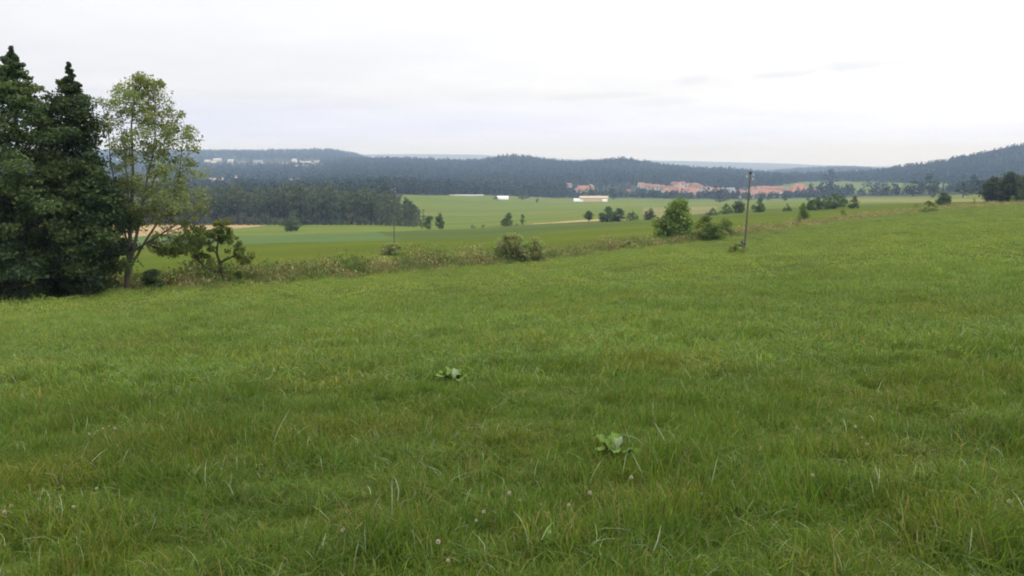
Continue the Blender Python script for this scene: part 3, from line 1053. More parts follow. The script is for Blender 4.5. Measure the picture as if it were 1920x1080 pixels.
def bush(name, px, py, w, h, cols, label, cat='bush', group=None, Y=None, trunk=0.0, nclump=26, per=60, leaf=None, shape='round', open_=0.5):
    nclump, per = int(nclump * 1.5), int(per * 1.2)
    """a bush or tree at photo pixel (px, py base), w x h photo pixels"""
    x, Yv, z = pick(px, py, 20, 3000) if Y is None else ground_at(px, Y)
    m = (Yv * CP - (z - EYE) * SP) / F
    Wm, H = w * m * (1.15 if group == GF else 1.0), h * m
    root = empty(name, (x, Yv, z - 0.03), label, cat, group)
    t = trunk * H
    R2 = Wm / 2
    P = {
        'round': [(t + 0.03 * H, 0.8 * R2), (t + 0.25 * (H - t), 0.98 * R2), (t + 0.55 * (H - t), 1.02 * R2), (t + 0.75 * (H - t), 0.8 * R2), (0.93 * H, 0.3 * R2)],
        'dome': [(0, 0.9 * R2), (0.3 * H, R2), (0.65 * H, 0.8 * R2), (H, 0.25 * R2)],
        'cone': [(t, 0.85 * R2), (t + 0.15 * (H - t), R2), (t + 0.6 * (H - t), 0.5 * R2), (H, 0.04 * R2)],
        'column': [(t, 0.6 * R2), (t + 0.3 * (H - t), R2), (t + 0.7 * (H - t), 0.85 * R2), (H, 0.25 * R2)],
        'pear': [(t, 0.75 * R2), (t + 0.2 * (H - t), 1.1 * R2), (t + 0.42 * (H - t), 1.08 * R2, 0.02 * R2), (t + 0.56 * (H - t), 0.75 * R2, 0.12 * R2), (t + 0.8 * (H - t), 0.56 * R2, 0.22 * R2), (0.96 * H, 0.34 * R2, 0.24 * R2)],
    }[shape]
    sz = min(Wm, H)
    cr = (0.13 * sz, 0.25 * sz)
    nclump = int(nclump * min(2.2, max(1.0, 0.75 * Wm / H)))
    C = envelope_clumps(P, nclump, cr[1], open_)
    C[:, 2] = np.maximum(C[:, 2], 0.05 * H)
    r = rng.uniform(*cr, nclump)
    crown_obj('crown' if trunk > 0.02 or cat == 'tree' else 'foliage', C, r, per, leaf or max(0.06, sz * 0.036), cols, root, M_LEAF if Yv < 400 else M_FAR, 0.4)
    g = Geo()
    tr = 0.022 * H + 0.02
    if cat == 'tree':
        g.tube([(0, 0, -0.2), (0.01 * H, 0, 0.3 * H), (-0.01 * H, 0.01 * H, 0.6 * H), (0, 0, 0.9 * H)], [tr, tr * 0.8, tr * 0.5, tr * 0.12], 6)
        for c in C[::3]:
            limb(g, (0, 0, max(t * 0.8, c[2] - 0.3 * H)), c, tr * 0.35, tr * 0.06, 0.06, 4, 4)
        g.obj('trunk', M_BARK, root, True)
    else:
        for c in C[::2]:
            limb(g, (rng.normal(0, 0.05 * Wm), rng.normal(0, 0.05 * Wm), -0.05), c, 0.03 + 0.004 * H, 0.008, 0.06, 4, 4)
        g.obj('stems', M_BARK, root, True)
    return root


GE = 'shrubs along the meadow edge'
bush('bush', 960, 494, 74, 60, BROWN, 'taller brownish bush in the weed strip, left one of a touching pair', group=GE, nclump=36, per=80, shape='round')
bush('bush', 1003, 491, 52, 44, BROWN, 'lower brownish bush in the weed strip, right one of a touching pair', group=GE, nclump=26, per=70, shape='dome')
bush('bush', 735, 478, 56, 22, BROWN, 'low dark brown bush at the foot of the far thin pole', group=GE, nclump=26, per=70, shape='dome')
bush('small_tree', 1262, 453, 76, 80, BUSH, 'fresh green bushy tree with pointed crown standing in the weed strip', 'tree', GE, nclump=60, per=90, shape='pear', trunk=0.05)
bush('bush', 1326, 449, 84, 42, OLIVE, 'wide loose olive bush right of the green bushy tree', group=GE, nclump=30, per=70, shape='dome')
bush('bush', 1358, 443, 40, 38, BUSH, 'upright light green bush at the end of the wide olive bush', group=GE, nclump=18, per=60, shape='round')
bush('bush', 1383, 476, 42, 20, BROWN + OLIVE, 'low brown bush around the foot of the leaning pole', group=GE, nclump=22, per=70, shape='dome')
bush('bush', 1505, 420, 28, 39, BUSH, 'egg shaped green bush in the weed strip right of the leaning pole', group=GE, nclump=26, per=70, shape='column')
bush('bush', 1580, 404, 16, 14, OLIVE, 'tiny olive bush in the dry grass right of the egg shaped bush', group=GE, nclump=10, per=50, shape='dome')
bush('bush', 1741, 398, 40, 20, OLIVE + BROWN, 'wide low olive bush on the far meadow edge by the dark round tree', group=GE, nclump=24, per=70, shape='dome')
bush('bush', 286, 545, 48, 46, DGREEN, 'low dark bush with reaching twigs at the foot of the pale airy tree', group=GE, nclump=24, per=70, shape='dome', open_=0.8)
bush('bush', 447, 536, 22, 34, OLIVE, 'narrow upright bush just right of the small crooked tree', group=GE, nclump=14, per=60, shape='column')
bush('bush', 320, 540, 50, 36, OLIVE, 'low olive bush between the pale airy tree and the crooked tree', group=GE, nclump=18, per=60, shape='dome')
bush('bush', 790, 500, 52, 30, BROWN + OLIVE, 'thin brown bush behind the weeds right of the far pole', group=GE, nclump=14, per=50, shape='dome', open_=0.9)
bush('bush', 575, 520, 26, 22, DGREEN, 'small dark bush in the middle of the weed strip', group=GE, nclump=10, per=60, shape='dome')
bush('bush', 1180, 468, 44, 18, BROWN, 'low brown bush in the weed strip left of the green bushy tree', group=GE, nclump=16, per=60, shape='dome')
bush('bush', 462, 542, 20, 9, DGREEN, 'tiny dark clump of leaves in front of the weeds by the crooked tree', group=GE, nclump=8, per=60, shape='dome')

GF = 'trees standing in the valley fields'
bush('field_tree', 545, 434, 38, 28, DGREEN, 'dark round lone tree on the green field in front of the wood', 'tree', GF, nclump=34, per=50, shape='round', trunk=0.08)
bush('field_tree', 804, 430, 20, 30, DGREEN + OLIVE, 'greyish green tree left one of the pair off the end of the wood', 'tree', GF, nclump=22, per=50, shape='column', trunk=0.06)
bush('field_tree', 825, 430, 20, 30, DGREEN, 'darker tree right one of the pair off the end of the wood', 'tree', GF, nclump=22, per=50, shape='column', trunk=0.1)
bush('bush', 887, 428, 13, 7, DGREEN, 'left of two tiny dark bushes on the light field', group=GF, nclump=9, per=40, shape='dome')
bush('bush', 906, 427, 10, 8, DGREEN, 'right of two tiny dark bushes on the light field', group=GF, nclump=8, per=40, shape='dome')
bush('bush', 793, 429, 6, 5, DGREEN, 'dark dot of a bush by the end of the wood', group=GF, nclump=5, per=30, shape='dome')
bush('field_tree', 951, 424, 23, 25, DGREEN + OLIVE, 'stepped grey green tree at the start of the stubble strip', 'tree', GF, nclump=26, per=50, shape='pear', trunk=0.03)
bush('field_tree', 980, 421, 11, 20, DGREEN, 'slim dark tree at the start of the stubble strip', 'tree', GF, nclump=16, per=50, shape='column', trunk=0.05)
bush('bush', 968, 422, 7, 7, DGREEN, 'tiny bush between the stepped and the slim tree', group=GF, nclump=5, per=40, shape='dome')
bush('field_tree', 1104, 417, 20, 24, DGREEN, 'small open tree at the end of the stubble strip', 'tree', GF, nclump=20, per=50, shape='round', trunk=0.18, open_=0.8)
bush('field_tree', 1139, 416, 36, 29, DGREEN, 'biggest dark round tree of the clump in the middle of the fields', 'tree', GF, nclump=34, per=50, shape='round')
bush('field_tree', 1160, 415, 28, 25, DGREEN, 'second dark tree of the clump in the middle of the fields', 'tree', GF, nclump=26, per=50, shape='round')
bush('field_tree', 1186, 413, 26, 17, DGREEN, 'lowest dark tree at the right end of the clump in the middle of the fields', 'tree', GF, nclump=20, per=50, shape='dome')
bush('field_tree', 1218, 412, 26, 22, DGREEN, 'round dark tree alone right of the clump in the middle of the fields', 'tree', GF, nclump=26, per=50, shape='dome')
bush('bush', 1336, 404, 26, 14, DGREEN, 'dark low bush left end of the hedge line left of the leaning pole', group=GF, nclump=18, per=50, shape='dome')
bush('field_tree', 1362, 401, 24, 18, DGREEN, 'dark tree in the middle of the hedge line left of the leaning pole', 'tree', GF, nclump=20, per=50, shape='dome')
bush('field_tree', 1385, 400, 24, 26, DGREEN, 'tallest dark tree of the hedge line touching the leaning pole', 'tree', GF, nclump=26, per=50, shape='round')
bush('field_tree', 1422, 398, 25, 25, DGREEN, 'dark cone shaped tree just right of the leaning pole', 'tree', GF, nclump=26, per=50, shape='pear')
bush('bush', 1476, 396, 20, 14, DGREEN, 'small dark pointed bush between the cone shaped tree and the egg shaped bush', group=GF, nclump=16, per=50, shape='cone')
bush('field_tree', 1533, 394, 44, 24, DGREEN, 'left dark tree of the broad clump right of the egg shaped bush', 'tree', GF, nclump=30, per=50, shape='dome')
bush('field_tree', 1564, 392, 44, 30, DGREEN, 'largest dark tree of the broad clump right of the egg shaped bush', 'tree', GF, nclump=34, per=50, shape='round')
bush('field_tree', 1600, 391, 24, 24, DGREEN, 'right dark sloping tree of the broad clump right of the egg shaped bush', 'tree', GF, nclump=20, per=50, shape='pear')
bush('field_tree', 1768, 385, 27, 27, DGREEN, 'dark round tree behind the wide low olive bush', 'tree', GF, nclump=30, per=60, shape='round')
bush('bush', 1716, 388, 10, 7, OLIVE, 'tiny olive bush left of the wide low olive bush', group=GF, nclump=7, per=40, shape='dome')
bush('bush', 1825, 383, 9, 13, OLIVE, 'tiny upright bush in front of the trees at the right edge', group=GF, nclump=7, per=40, shape='column')
GROVE = [(0.062, 0.085, 0.04), (0.085, 0.092, 0.045), (0.055, 0.078, 0.036)]
GR = 'big trees at the right edge'
bush('field_tree', 1862, 381, 48, 48, GROVE, 'dark broad tree left one of the grove at the right picture edge', 'tree', GR, Y=270, nclump=44, per=70, shape='round', trunk=0.03)
bush('field_tree', 1893, 381, 56, 57, GROVE, 'tallest brownish tree of the grove at the right picture edge', 'tree', GR, Y=262, nclump=50, per=70, shape='round', trunk=0.03)
bush('field_tree', 1925, 381, 46, 55, GROVE, 'brownish tree cut by the right picture edge', 'tree', GR, Y=256, nclump=40, per=70, shape='round', trunk=0.03)
bush('bush', 1900, 381, 17, 14, BUSH, 'small light green bush in front of the grove at the right picture edge', group=GR, Y=240, nclump=12, per=50, shape='dome')
bush('bush', 1914, 381, 20, 26, DGREEN + OLIVE, 'dark bush in front of the tree cut by the right picture edge', group=GR, Y=246, nclump=14, per=50, shape='dome')

# ------------------------------------------------------------------ poles and cables


def pole(px, py, top_px, top_py, label, stump=True, Y=None, r=0.09):
    x, Yv, z = pick(px, py, 30, 400) if Y is None else ground_at(px, Y)
    tx, ty, tz = W(top_px, top_py, Yv)
    root = empty('utility_pole', (x, Yv, z), label, 'utility pole', 'wooden power poles')
    d = np.array([tx - x, 0.0, tz - z])
    H = np.linalg.norm(d)
    g = Geo()
    t = np.linspace(0, 1, 7)
    g.tube(np.outer(t, d) + np.array([0, 0, 0]) * 0 - np.outer(1 - t, [0, 0, 0.0]) + np.stack([0 * t, 0 * t, -0.4 * (1 - t)], 1), r * (1 - 0.32 * t), 10)
    g.obj('shaft', M_POLE, root, True)
    if stump:
        g = Geo()
        q = np.linspace(0, 1, 4)
        P = np.outer(q * 0.14, d) + np.array([-0.22, -0.02, 0])
        P[0, 2] -= 0.4
        g.tube(P, [0.11, 0.11, 0.105, 0.10], 10)
        g.obj('stub_post', M_STUMP, root, True)
        for q in (0.07, 0.125):
            g = Geo()
            g.box(d * q + np.array([-0.11, -0.02, 0]), (0.46, 0.26, 0.03))
            g.obj('strap', M_STEEL, root)
    g = Geo()
    g.tube(np.outer([0.985, 1.0, 1.018], d), [0.11, 0.115, 0.03], 10)
    g.obj('pole_cap', M_STUMP, root, True)
    for q, sx in ((0.955, 1), (0.90, 1), (0.93, -1)):
        c = d * q
        g = Geo()
        g.tube([c, c + np.array([sx * 0.2, 0, -0.02]), c + np.array([sx * 0.24, 0, 0.1])], [0.014, 0.014, 0.014], 6)
        hook = g.obj('hook', M_STEEL, root, True)
        g = Geo()
        b = c + np.array([sx * 0.24, 0, 0.06])
        g.tube([b, b + (0, 0, 0.05), b + (0, 0, 0.07), b + (0, 0, 0.13), b + (0, 0, 0.17)], [0.038, 0.045, 0.03, 0.042, 0.02], 10)
        g.obj('insulator', M_PORC, hook, True)
    return root, (x, Yv, z), d


pole(1395, 472, 1407, 324, 'weathered leaning wooden pole with stub post standing in the meadow')
pole(739, 456, 738, 350, 'far thin wooden pole behind the low dark brown bush', stump=False)


def far_line():
    a = ground_at(1400, 1050)
    b = ground_at(2330, 420)
    ends = []
    for (px, Y, lab) in ((1570, 1250, 'distant thin pole near the village carrying the faint cables'), (2330, 420, 'tall pole carrying the faint cables beyond the right picture edge')):
        x, Yv, z = ground_at(px, Y)
        root = empty('cable_pole', (x, Yv, z), lab, 'utility pole', 'poles of the faint cable line')
        top = W(px, 316 if Y > 1000 else 178, Yv)[2]
        g = Geo()
        g.tube([(0, 0, -0.5), (0, 0, top - z + 0.5)], [0.22, 0.14], 8)
        g.obj('shaft', M_POLE, root, True)
        g = Geo()
        g.box((0, 0, top - z), (0.16, 2.6, 0.16), 0.5)
        g.obj('crossarm', M_POLE, root)
        ends.append((x, Yv, top))
    for k, lab in ((0, 'upper of two faint cables crossing the sky above the right hill'), (1, 'lower of two faint cables crossing the sky above the right hill')):
        p, q = np.array(ends[0], float), np.array(ends[1], float)
        o = np.array([-1.1, 0.6, 0.08]) * (1 if k == 0 else -1)
        t = np.linspace(0, 1, 40)[:, None]
        P = (p + o) * (1 - t) + (q + o - np.array([0, 0, 5.5 * k])) * t
        P[:, 2] -= (9.0 * 4 * t * (1 - t))[:, 0]
        g = Geo()
        g.tube(P, np.full(40, 0.10), 6)
        c = g.obj('power_cable', M_CABLE, None, True)
        tag(c, lab, 'cable', 'faint cables above the right hill')


far_line()

# ------------------------------------------------------------------ far trees: shared crowns


def proto_crown(name, kind, cols, nclump, per, leaf):
    """unit tree, height 1, for copies"""
    if kind == 'spruce':
        P = [(0.10, 0.17), (0.2, 0.20), (0.5, 0.13), (0.8, 0.05), (1.0, 0.01)]
        cr = (0.035, 0.075)
    elif kind == 'pine':
        P = [(0.42, 0.08), (0.55, 0.17), (0.75, 0.19), (0.92, 0.12), (1.0, 0.04)]
        cr = (0.04, 0.085)
    else:
        P = [(0.10, 0.20), (0.3, 0.32), (0.55, 0.33), (0.8, 0.24), (1.0, 0.07)]
        cr = (0.06, 0.12)
    C = envelope_clumps(P, nclump, cr[1], 0.5)
    r = rng.uniform(*cr, nclump)
    return crown_obj(name, C, r, per, leaf, cols, None, M_FAR, 0.4, link=False)


def proto_trunk(name):
    g = Geo()
    g.tube([(0, 0, -0.03), (0.006, 0, 0.3), (-0.006, 0.004, 0.65), (0, 0, 0.95)], [0.02, 0.016, 0.01, 0.003], 5)
    o = g.obj(name, M_BARK)
    COL.objects.unlink(o)
    return o


FARG = [(0.044, 0.072, 0.046), (0.053, 0.082, 0.051), (0.070, 0.094, 0.051), (0.040, 0.066, 0.050)]  # leaf colours shifted towards blue, painting distance haze into the far woods
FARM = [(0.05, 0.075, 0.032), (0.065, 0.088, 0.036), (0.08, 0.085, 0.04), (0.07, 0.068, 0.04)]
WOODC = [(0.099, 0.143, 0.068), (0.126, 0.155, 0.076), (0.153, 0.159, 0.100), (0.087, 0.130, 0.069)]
mid_crowns = [proto_crown('crown', 'pine', WOODC, 34, 26, 0.022) for _ in range(3)] + \
             [proto_crown('crown', 'round', WOODC, 40, 26, 0.026) for _ in range(3)] + \
             [proto_crown('crown', 'spruce', WOODC, 40, 20, 0.02) for _ in range(2)]
mid_trunk = proto_trunk('trunk')


def copy_tree(name, crown, loc, h, w, label, group):
    root = empty(name, loc, label, 'tree', group)
    root.scale = (w, w, h)
    root.rotation_euler = (0, 0, rnd.uniform(0, 6.28))
    for src in (crown, mid_trunk):
        c = src.copy()
        COL.objects.link(c)
        c.parent = root
    return root


def near_wood():
    """the dark wood across the fields: front rows one by one"""
    k = 0
    for row, (dy, n, jit) in enumerate(((0, 52, 2.5), (9, 50, 3), (20, 48, 4), (36, 44, 6))):
        for i in range(n):
            px = 240 + (802 - 240 - dy * 0.9) * (i + rnd.uniform(-0.25, 0.25)) / n
            base = 421 if px < 700 else 421 + (px - 700) * 0.045
            x, Y, z = pick(px, base, 300, 900)
            Y += dy + rnd.uniform(0, jit)
            x = x * Y / (Y - dy) if dy else x
            z = gz1(x, Y)
            top = np.interp(px, [240, 400, 480, 560, 620, 700, 740, 770, 790, 805], [350, 352, 352, 349, 352, 360, 366, 378, 392, 402])
            h = (base - top) * Y / F * rnd.uniform(0.82, 1.06)
            kind = rnd.choice([0, 1, 2, 3, 4, 5, 3, 4, 6, 7] if px < 560 else [0, 1, 2, 4, 5, 6, 3] if px < 740 else [3, 4, 5, 6, 3, 4])
            w = h * rnd.uniform(0.75, 1.1) * (1.0 if px < 770 else 1.25)
            copy_tree('forest_tree', mid_crowns[kind], (x, Y, z), h, w,
                      'dark tree among many in the wood behind the crop fields', 'trees of the dark wood')
            k += 1
    for i in range(60):
        px = 250 + 552 * (i + rnd.uniform(0, 1)) / 60
        base = 422 if px < 700 else 422 + (px - 700) * 0.045
        x, Y, z = pick(px, base, 300, 900)
        h = rnd.uniform(9, 22) * Y / F
        copy_tree('edge_shrub', mid_crowns[rnd.choice([3, 4, 5])], (x, Y, z - 0.08 * h), h, h * rnd.uniform(1.1, 1.6), 'low leafy shrub among many along the front edge of the wood', 'shrubs along the edge of the wood')


near_wood()


def far_forest():
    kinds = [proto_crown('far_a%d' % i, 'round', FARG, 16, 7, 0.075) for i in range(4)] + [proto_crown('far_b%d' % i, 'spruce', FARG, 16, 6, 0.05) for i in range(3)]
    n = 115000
    u = rng.uniform(-0.92, 0.90, n)
    q = rng.random(n)
    Y = 500 * np.exp(q ** 0.62 * math.log(5200 / 500))
    x = u * Y
    z = gz(x, Y)
    px, py = proj(x, Y, z)
    h = rng.uniform(10, 19, n) * (1 + 0.18 * fbm(x, Y, 61, 300, 3))
    ok = np.ones(n, bool)
    v_end = np.interp(px, [-500, 640, 720, 760, 850, 960, 1100, 1250, 1350, 1500, 1700, 1900, 2400], [525, 525, 560, 985, 1130, 1275, 1320, 1315, 1290, 1190, 950, 850, 750])
    ok &= Y > v_end
    # right end of the near wood falls off; open field there
    ok &= ~((px > 730) & (Y < 1010))
    ok &= ~clearing(px, py - 1, Y)
    ok &= ~(stub_gap(px, py) | stub_gap(px, py - 7)) | (Y < 1400)
    # village ground is kept open, only garden trees there
    vill = (px > 1060) & (px < 1580) & (Y > 1320) & (Y < 1780)
    keep = rng.random(n) < 0.22
    front = (Y < np.interp(px, [1060, 1200, 1350, 1580], [1450, 1400, 1385, 1300]))
    ok &= ~vill | (keep & (px < 1400)) | (front & (rng.random(n) < 0.75) & (px < 1390)) | ((py > 371) & (rng.random(n) < 0.5))
    h = np.where(vill, h * 0.62, h)
    h = np.where((px > 1385) & (px < 1600) & (py > 368) & (Y < 1500), h * 0.55, h)
    # town on the left slope
    town = (px > 380) & (px < 600) & (py > 299) & (py < 312) & (Y > 2400) & (Y < 3600)
    ok &= ~town | (rng.random(n) < 0.12)
    h = np.where(town, h * 0.5, h)
    # meadows right of the village, scattered trees only
    rgt = (px > 1560) & (Y < 1500)
    ok &= ~rgt | ((rng.random(n) < 0.55) & (fbm(x, Y, 63, 260, 2) > -0.1))
    h = np.where(rgt, h * 0.8, h)
    x, Y, z, h = x[ok], Y[ok], z[ok], h[ok]
    n = len(x)
    big = np.where(Y > 2600, 1.18, 1.0)
    w = h * rng.uniform(0.85, 1.25, n) * big
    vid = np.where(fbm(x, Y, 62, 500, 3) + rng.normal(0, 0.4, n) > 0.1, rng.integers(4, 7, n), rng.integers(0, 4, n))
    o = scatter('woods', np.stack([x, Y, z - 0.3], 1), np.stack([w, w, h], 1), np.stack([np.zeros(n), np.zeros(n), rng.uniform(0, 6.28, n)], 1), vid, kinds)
    tag(o, 'blue green woods covering the far hills and valley', 'woods', kind='stuff')


far_forest()

# trees that stand out one by one around the village
garden_crowns = [proto_crown('crown', 'round', FARM + FARG, 26, 18, 0.042) for _ in range(4)] + [proto_crown('crown', 'spruce', FARG, 24, 14, 0.03) for _ in range(2)]


def village_trees():
    spots = []
    for px, py, h, w, k, lab in (
        (1555, 349, 30, 34, 0, 'large round grey green tree on the clearing behind the village'),
        (1625, 352, 15, 22, 1, 'dark tree in front of the light clearing below the right hill'),
        (1648, 354, 14, 30, 2, 'broad low tree in front of the light clearing below the right hill'),
        (1742, 366, 38, 40, 0, 'tall greyish tree between the right clearings'),
        (1712, 368, 28, 34, 1, 'dark round tree left of the tall greyish tree between the clearings'),
        (1750, 371, 26, 22, 2, 'dark tree below the tall greyish tree between the clearings'),
        (1823, 366, 40, 30, 3, 'tall light green tree left of the grove at the right edge'),
        (1805, 372, 28, 36, 0, 'dark round tree beneath the tall light green tree'),
        (1835, 373, 30, 32, 1, 'dark tree between the light green tree and the grove'),
        (930, 376, 8, 13, 0, 'dark bushy tree at the left end of the white greenhouse'),
        (980, 375, 17, 30, 1, 'dark broad tree on the field crest right of the white greenhouse'),
        (1007, 380, 8, 8, 2, 'tiny dark tree on the field crest below the wood'),
        (1150, 374, 12, 20, 3, 'light round tree right of the beige barn'),
        (1265, 372, 17, 28, 3, 'pale green round tree in front of the village houses'),
        (1225, 371, 16, 22, 2, 'green round tree in the middle of the hedge before the village'),
        (1350, 380, 14, 30, 1, 'dark tree at the right end of the hedge before the village'),
        (1375, 352, 22, 16, 5, 'dark pointed tree behind the grey roofed building'),
        (1350, 350, 22, 22, 0, 'dark round tree behind the grey roofed building'),
    ):
        x, Y, z = pick(px, py, 600, 2500)
        m = Y / F
        k = k if k < len(garden_crowns) else 0
        copy_tree('village_tree', garden_crowns[k], (x, Y, z), h * m, w * m / 0.62, lab, 'trees in and around the village')
    for i in range(34):
        px = rnd.uniform(1190, 1400) if i < 24 else rnd.uniform(1400, 1580)
        py = np.interp(px, [1060, 1200, 1350, 1480, 1700], [372, 371, 375, 373, 366]) + rnd.uniform(-2, 2)
        x, Y, z = pick(px, py, 900, 2000)
        m = Y / F
        h = rnd.uniform(9, 15) if i < 24 else rnd.uniform(6, 9.5)
        if i >= 24:
            x, Y, z = pick(px, 376 + rnd.uniform(-1.5, 1.5), 700, 2000)
        copy_tree('hedge_tree', garden_crowns[i % 4], (x, Y, z), h * m, h * m * rnd.uniform(1.5, 2.2), 'dark tree among many in the hedge line before the village', 'trees of the hedge before the village')
    for i in range(24):
        px = rnd.uniform(1040, 1480)
        py = rnd.uniform(344, 350)
        x, Y, z = pick(px, py, 1200, 2400)
        m = Y / F
        h = rnd.uniform(11, 20)
        copy_tree('spruce_tree', garden_crowns[(4, 5, 0)[i % 3]], (x, Y, z), h * m, h * m * rnd.uniform(1.1, 1.7), 'dark tree among many behind the village roofs', 'trees behind the village')


village_trees()

# ------------------------------------------------------------------ houses


def house(px, py, Lm, Dm, wall_h, rise, rot, wm, rm, label, group, hip=False, cat='house', name='house', Y=None):
    x, Yv, z = pick(px, py, 900, 4000) if Y is None else ground_at(px, Y)
    root = empty(name, (x, Yv, z), label, cat, group)
    root.rotation_euler = (0, 0, rot)
    a, b = Lm / 2, Dm / 2
    H = wall_h
    hx = a * 0.45 if hip else a
    V = [(-a, -b, -1.5), (a, -b, -1.5), (a, b, -1.5), (-a, b, -1.5), (-a, -b, H), (a, -b, H), (a, b, H), (-a, b, H), (-hx, 0, H + rise * 0.98), (hx, 0, H + rise * 0.98)]
    Fq = [(0, 1, 5, 4), (2, 3, 7, 6), (1, 2, 6, 5), (3, 0, 4, 7)]
    if not hip:
        Fq += [(5, 6, 9, 9), (7, 4, 8, 8)]
    me = bpy.data.meshes.new('wall')
    me.from_pydata(V, [], [tuple(dict.fromkeys(f)) for f in Fq])
    me.materials.append(wm)
    o = bpy.data.objects.new('wall', me)
    COL.objects.link(o)
    o.parent = root
    e = 0.5
    s = rise / b
    th = 0.35
    V, Fq = [], []
    for zz in (0, th):
        V += [(-a - e, -b - e, H - e * s + zz + 0.03), (a + e, -b - e, H - e * s + zz + 0.03), (a + e, b + e, H - e * s + zz + 0.03), (-a - e, b + e, H - e * s + zz + 0.03), (-hx - (0 if hip else e), 0, H + rise + zz + 0.03), (hx + (0 if hip else e), 0, H + rise + zz + 0.03)]
    Fq = [(6, 7, 11, 10), (8, 9, 10, 11), (0, 4, 5, 1), (2, 5, 4, 3), (0, 1, 7, 6), (2, 3, 9, 8)]
    if hip:
        Fq += [(7, 8, 11), (9, 6, 10), (1, 5, 2), (3, 4, 0), (1, 2, 8, 7), (3, 0, 6, 9)]
    else:
        Fq += [(1, 5, 11, 7), (5, 2, 8, 11), (0, 6, 10, 4), (4, 10, 9, 3)]
    me = bpy.data.meshes.new('roof')
    me.from_pydata(V, [], Fq)
    me.materials.append(rm)
    o = bpy.data.objects.new('roof', me)
    COL.objects.link(o)
    o.parent = root
    g = Geo()
    g.box((hx * 0.4, b * 0.25, H + rise * 0.75 + 0.9), (0.8, 0.8, 1.9))
    g.obj('chimney', WALLS[3], o)
    return root


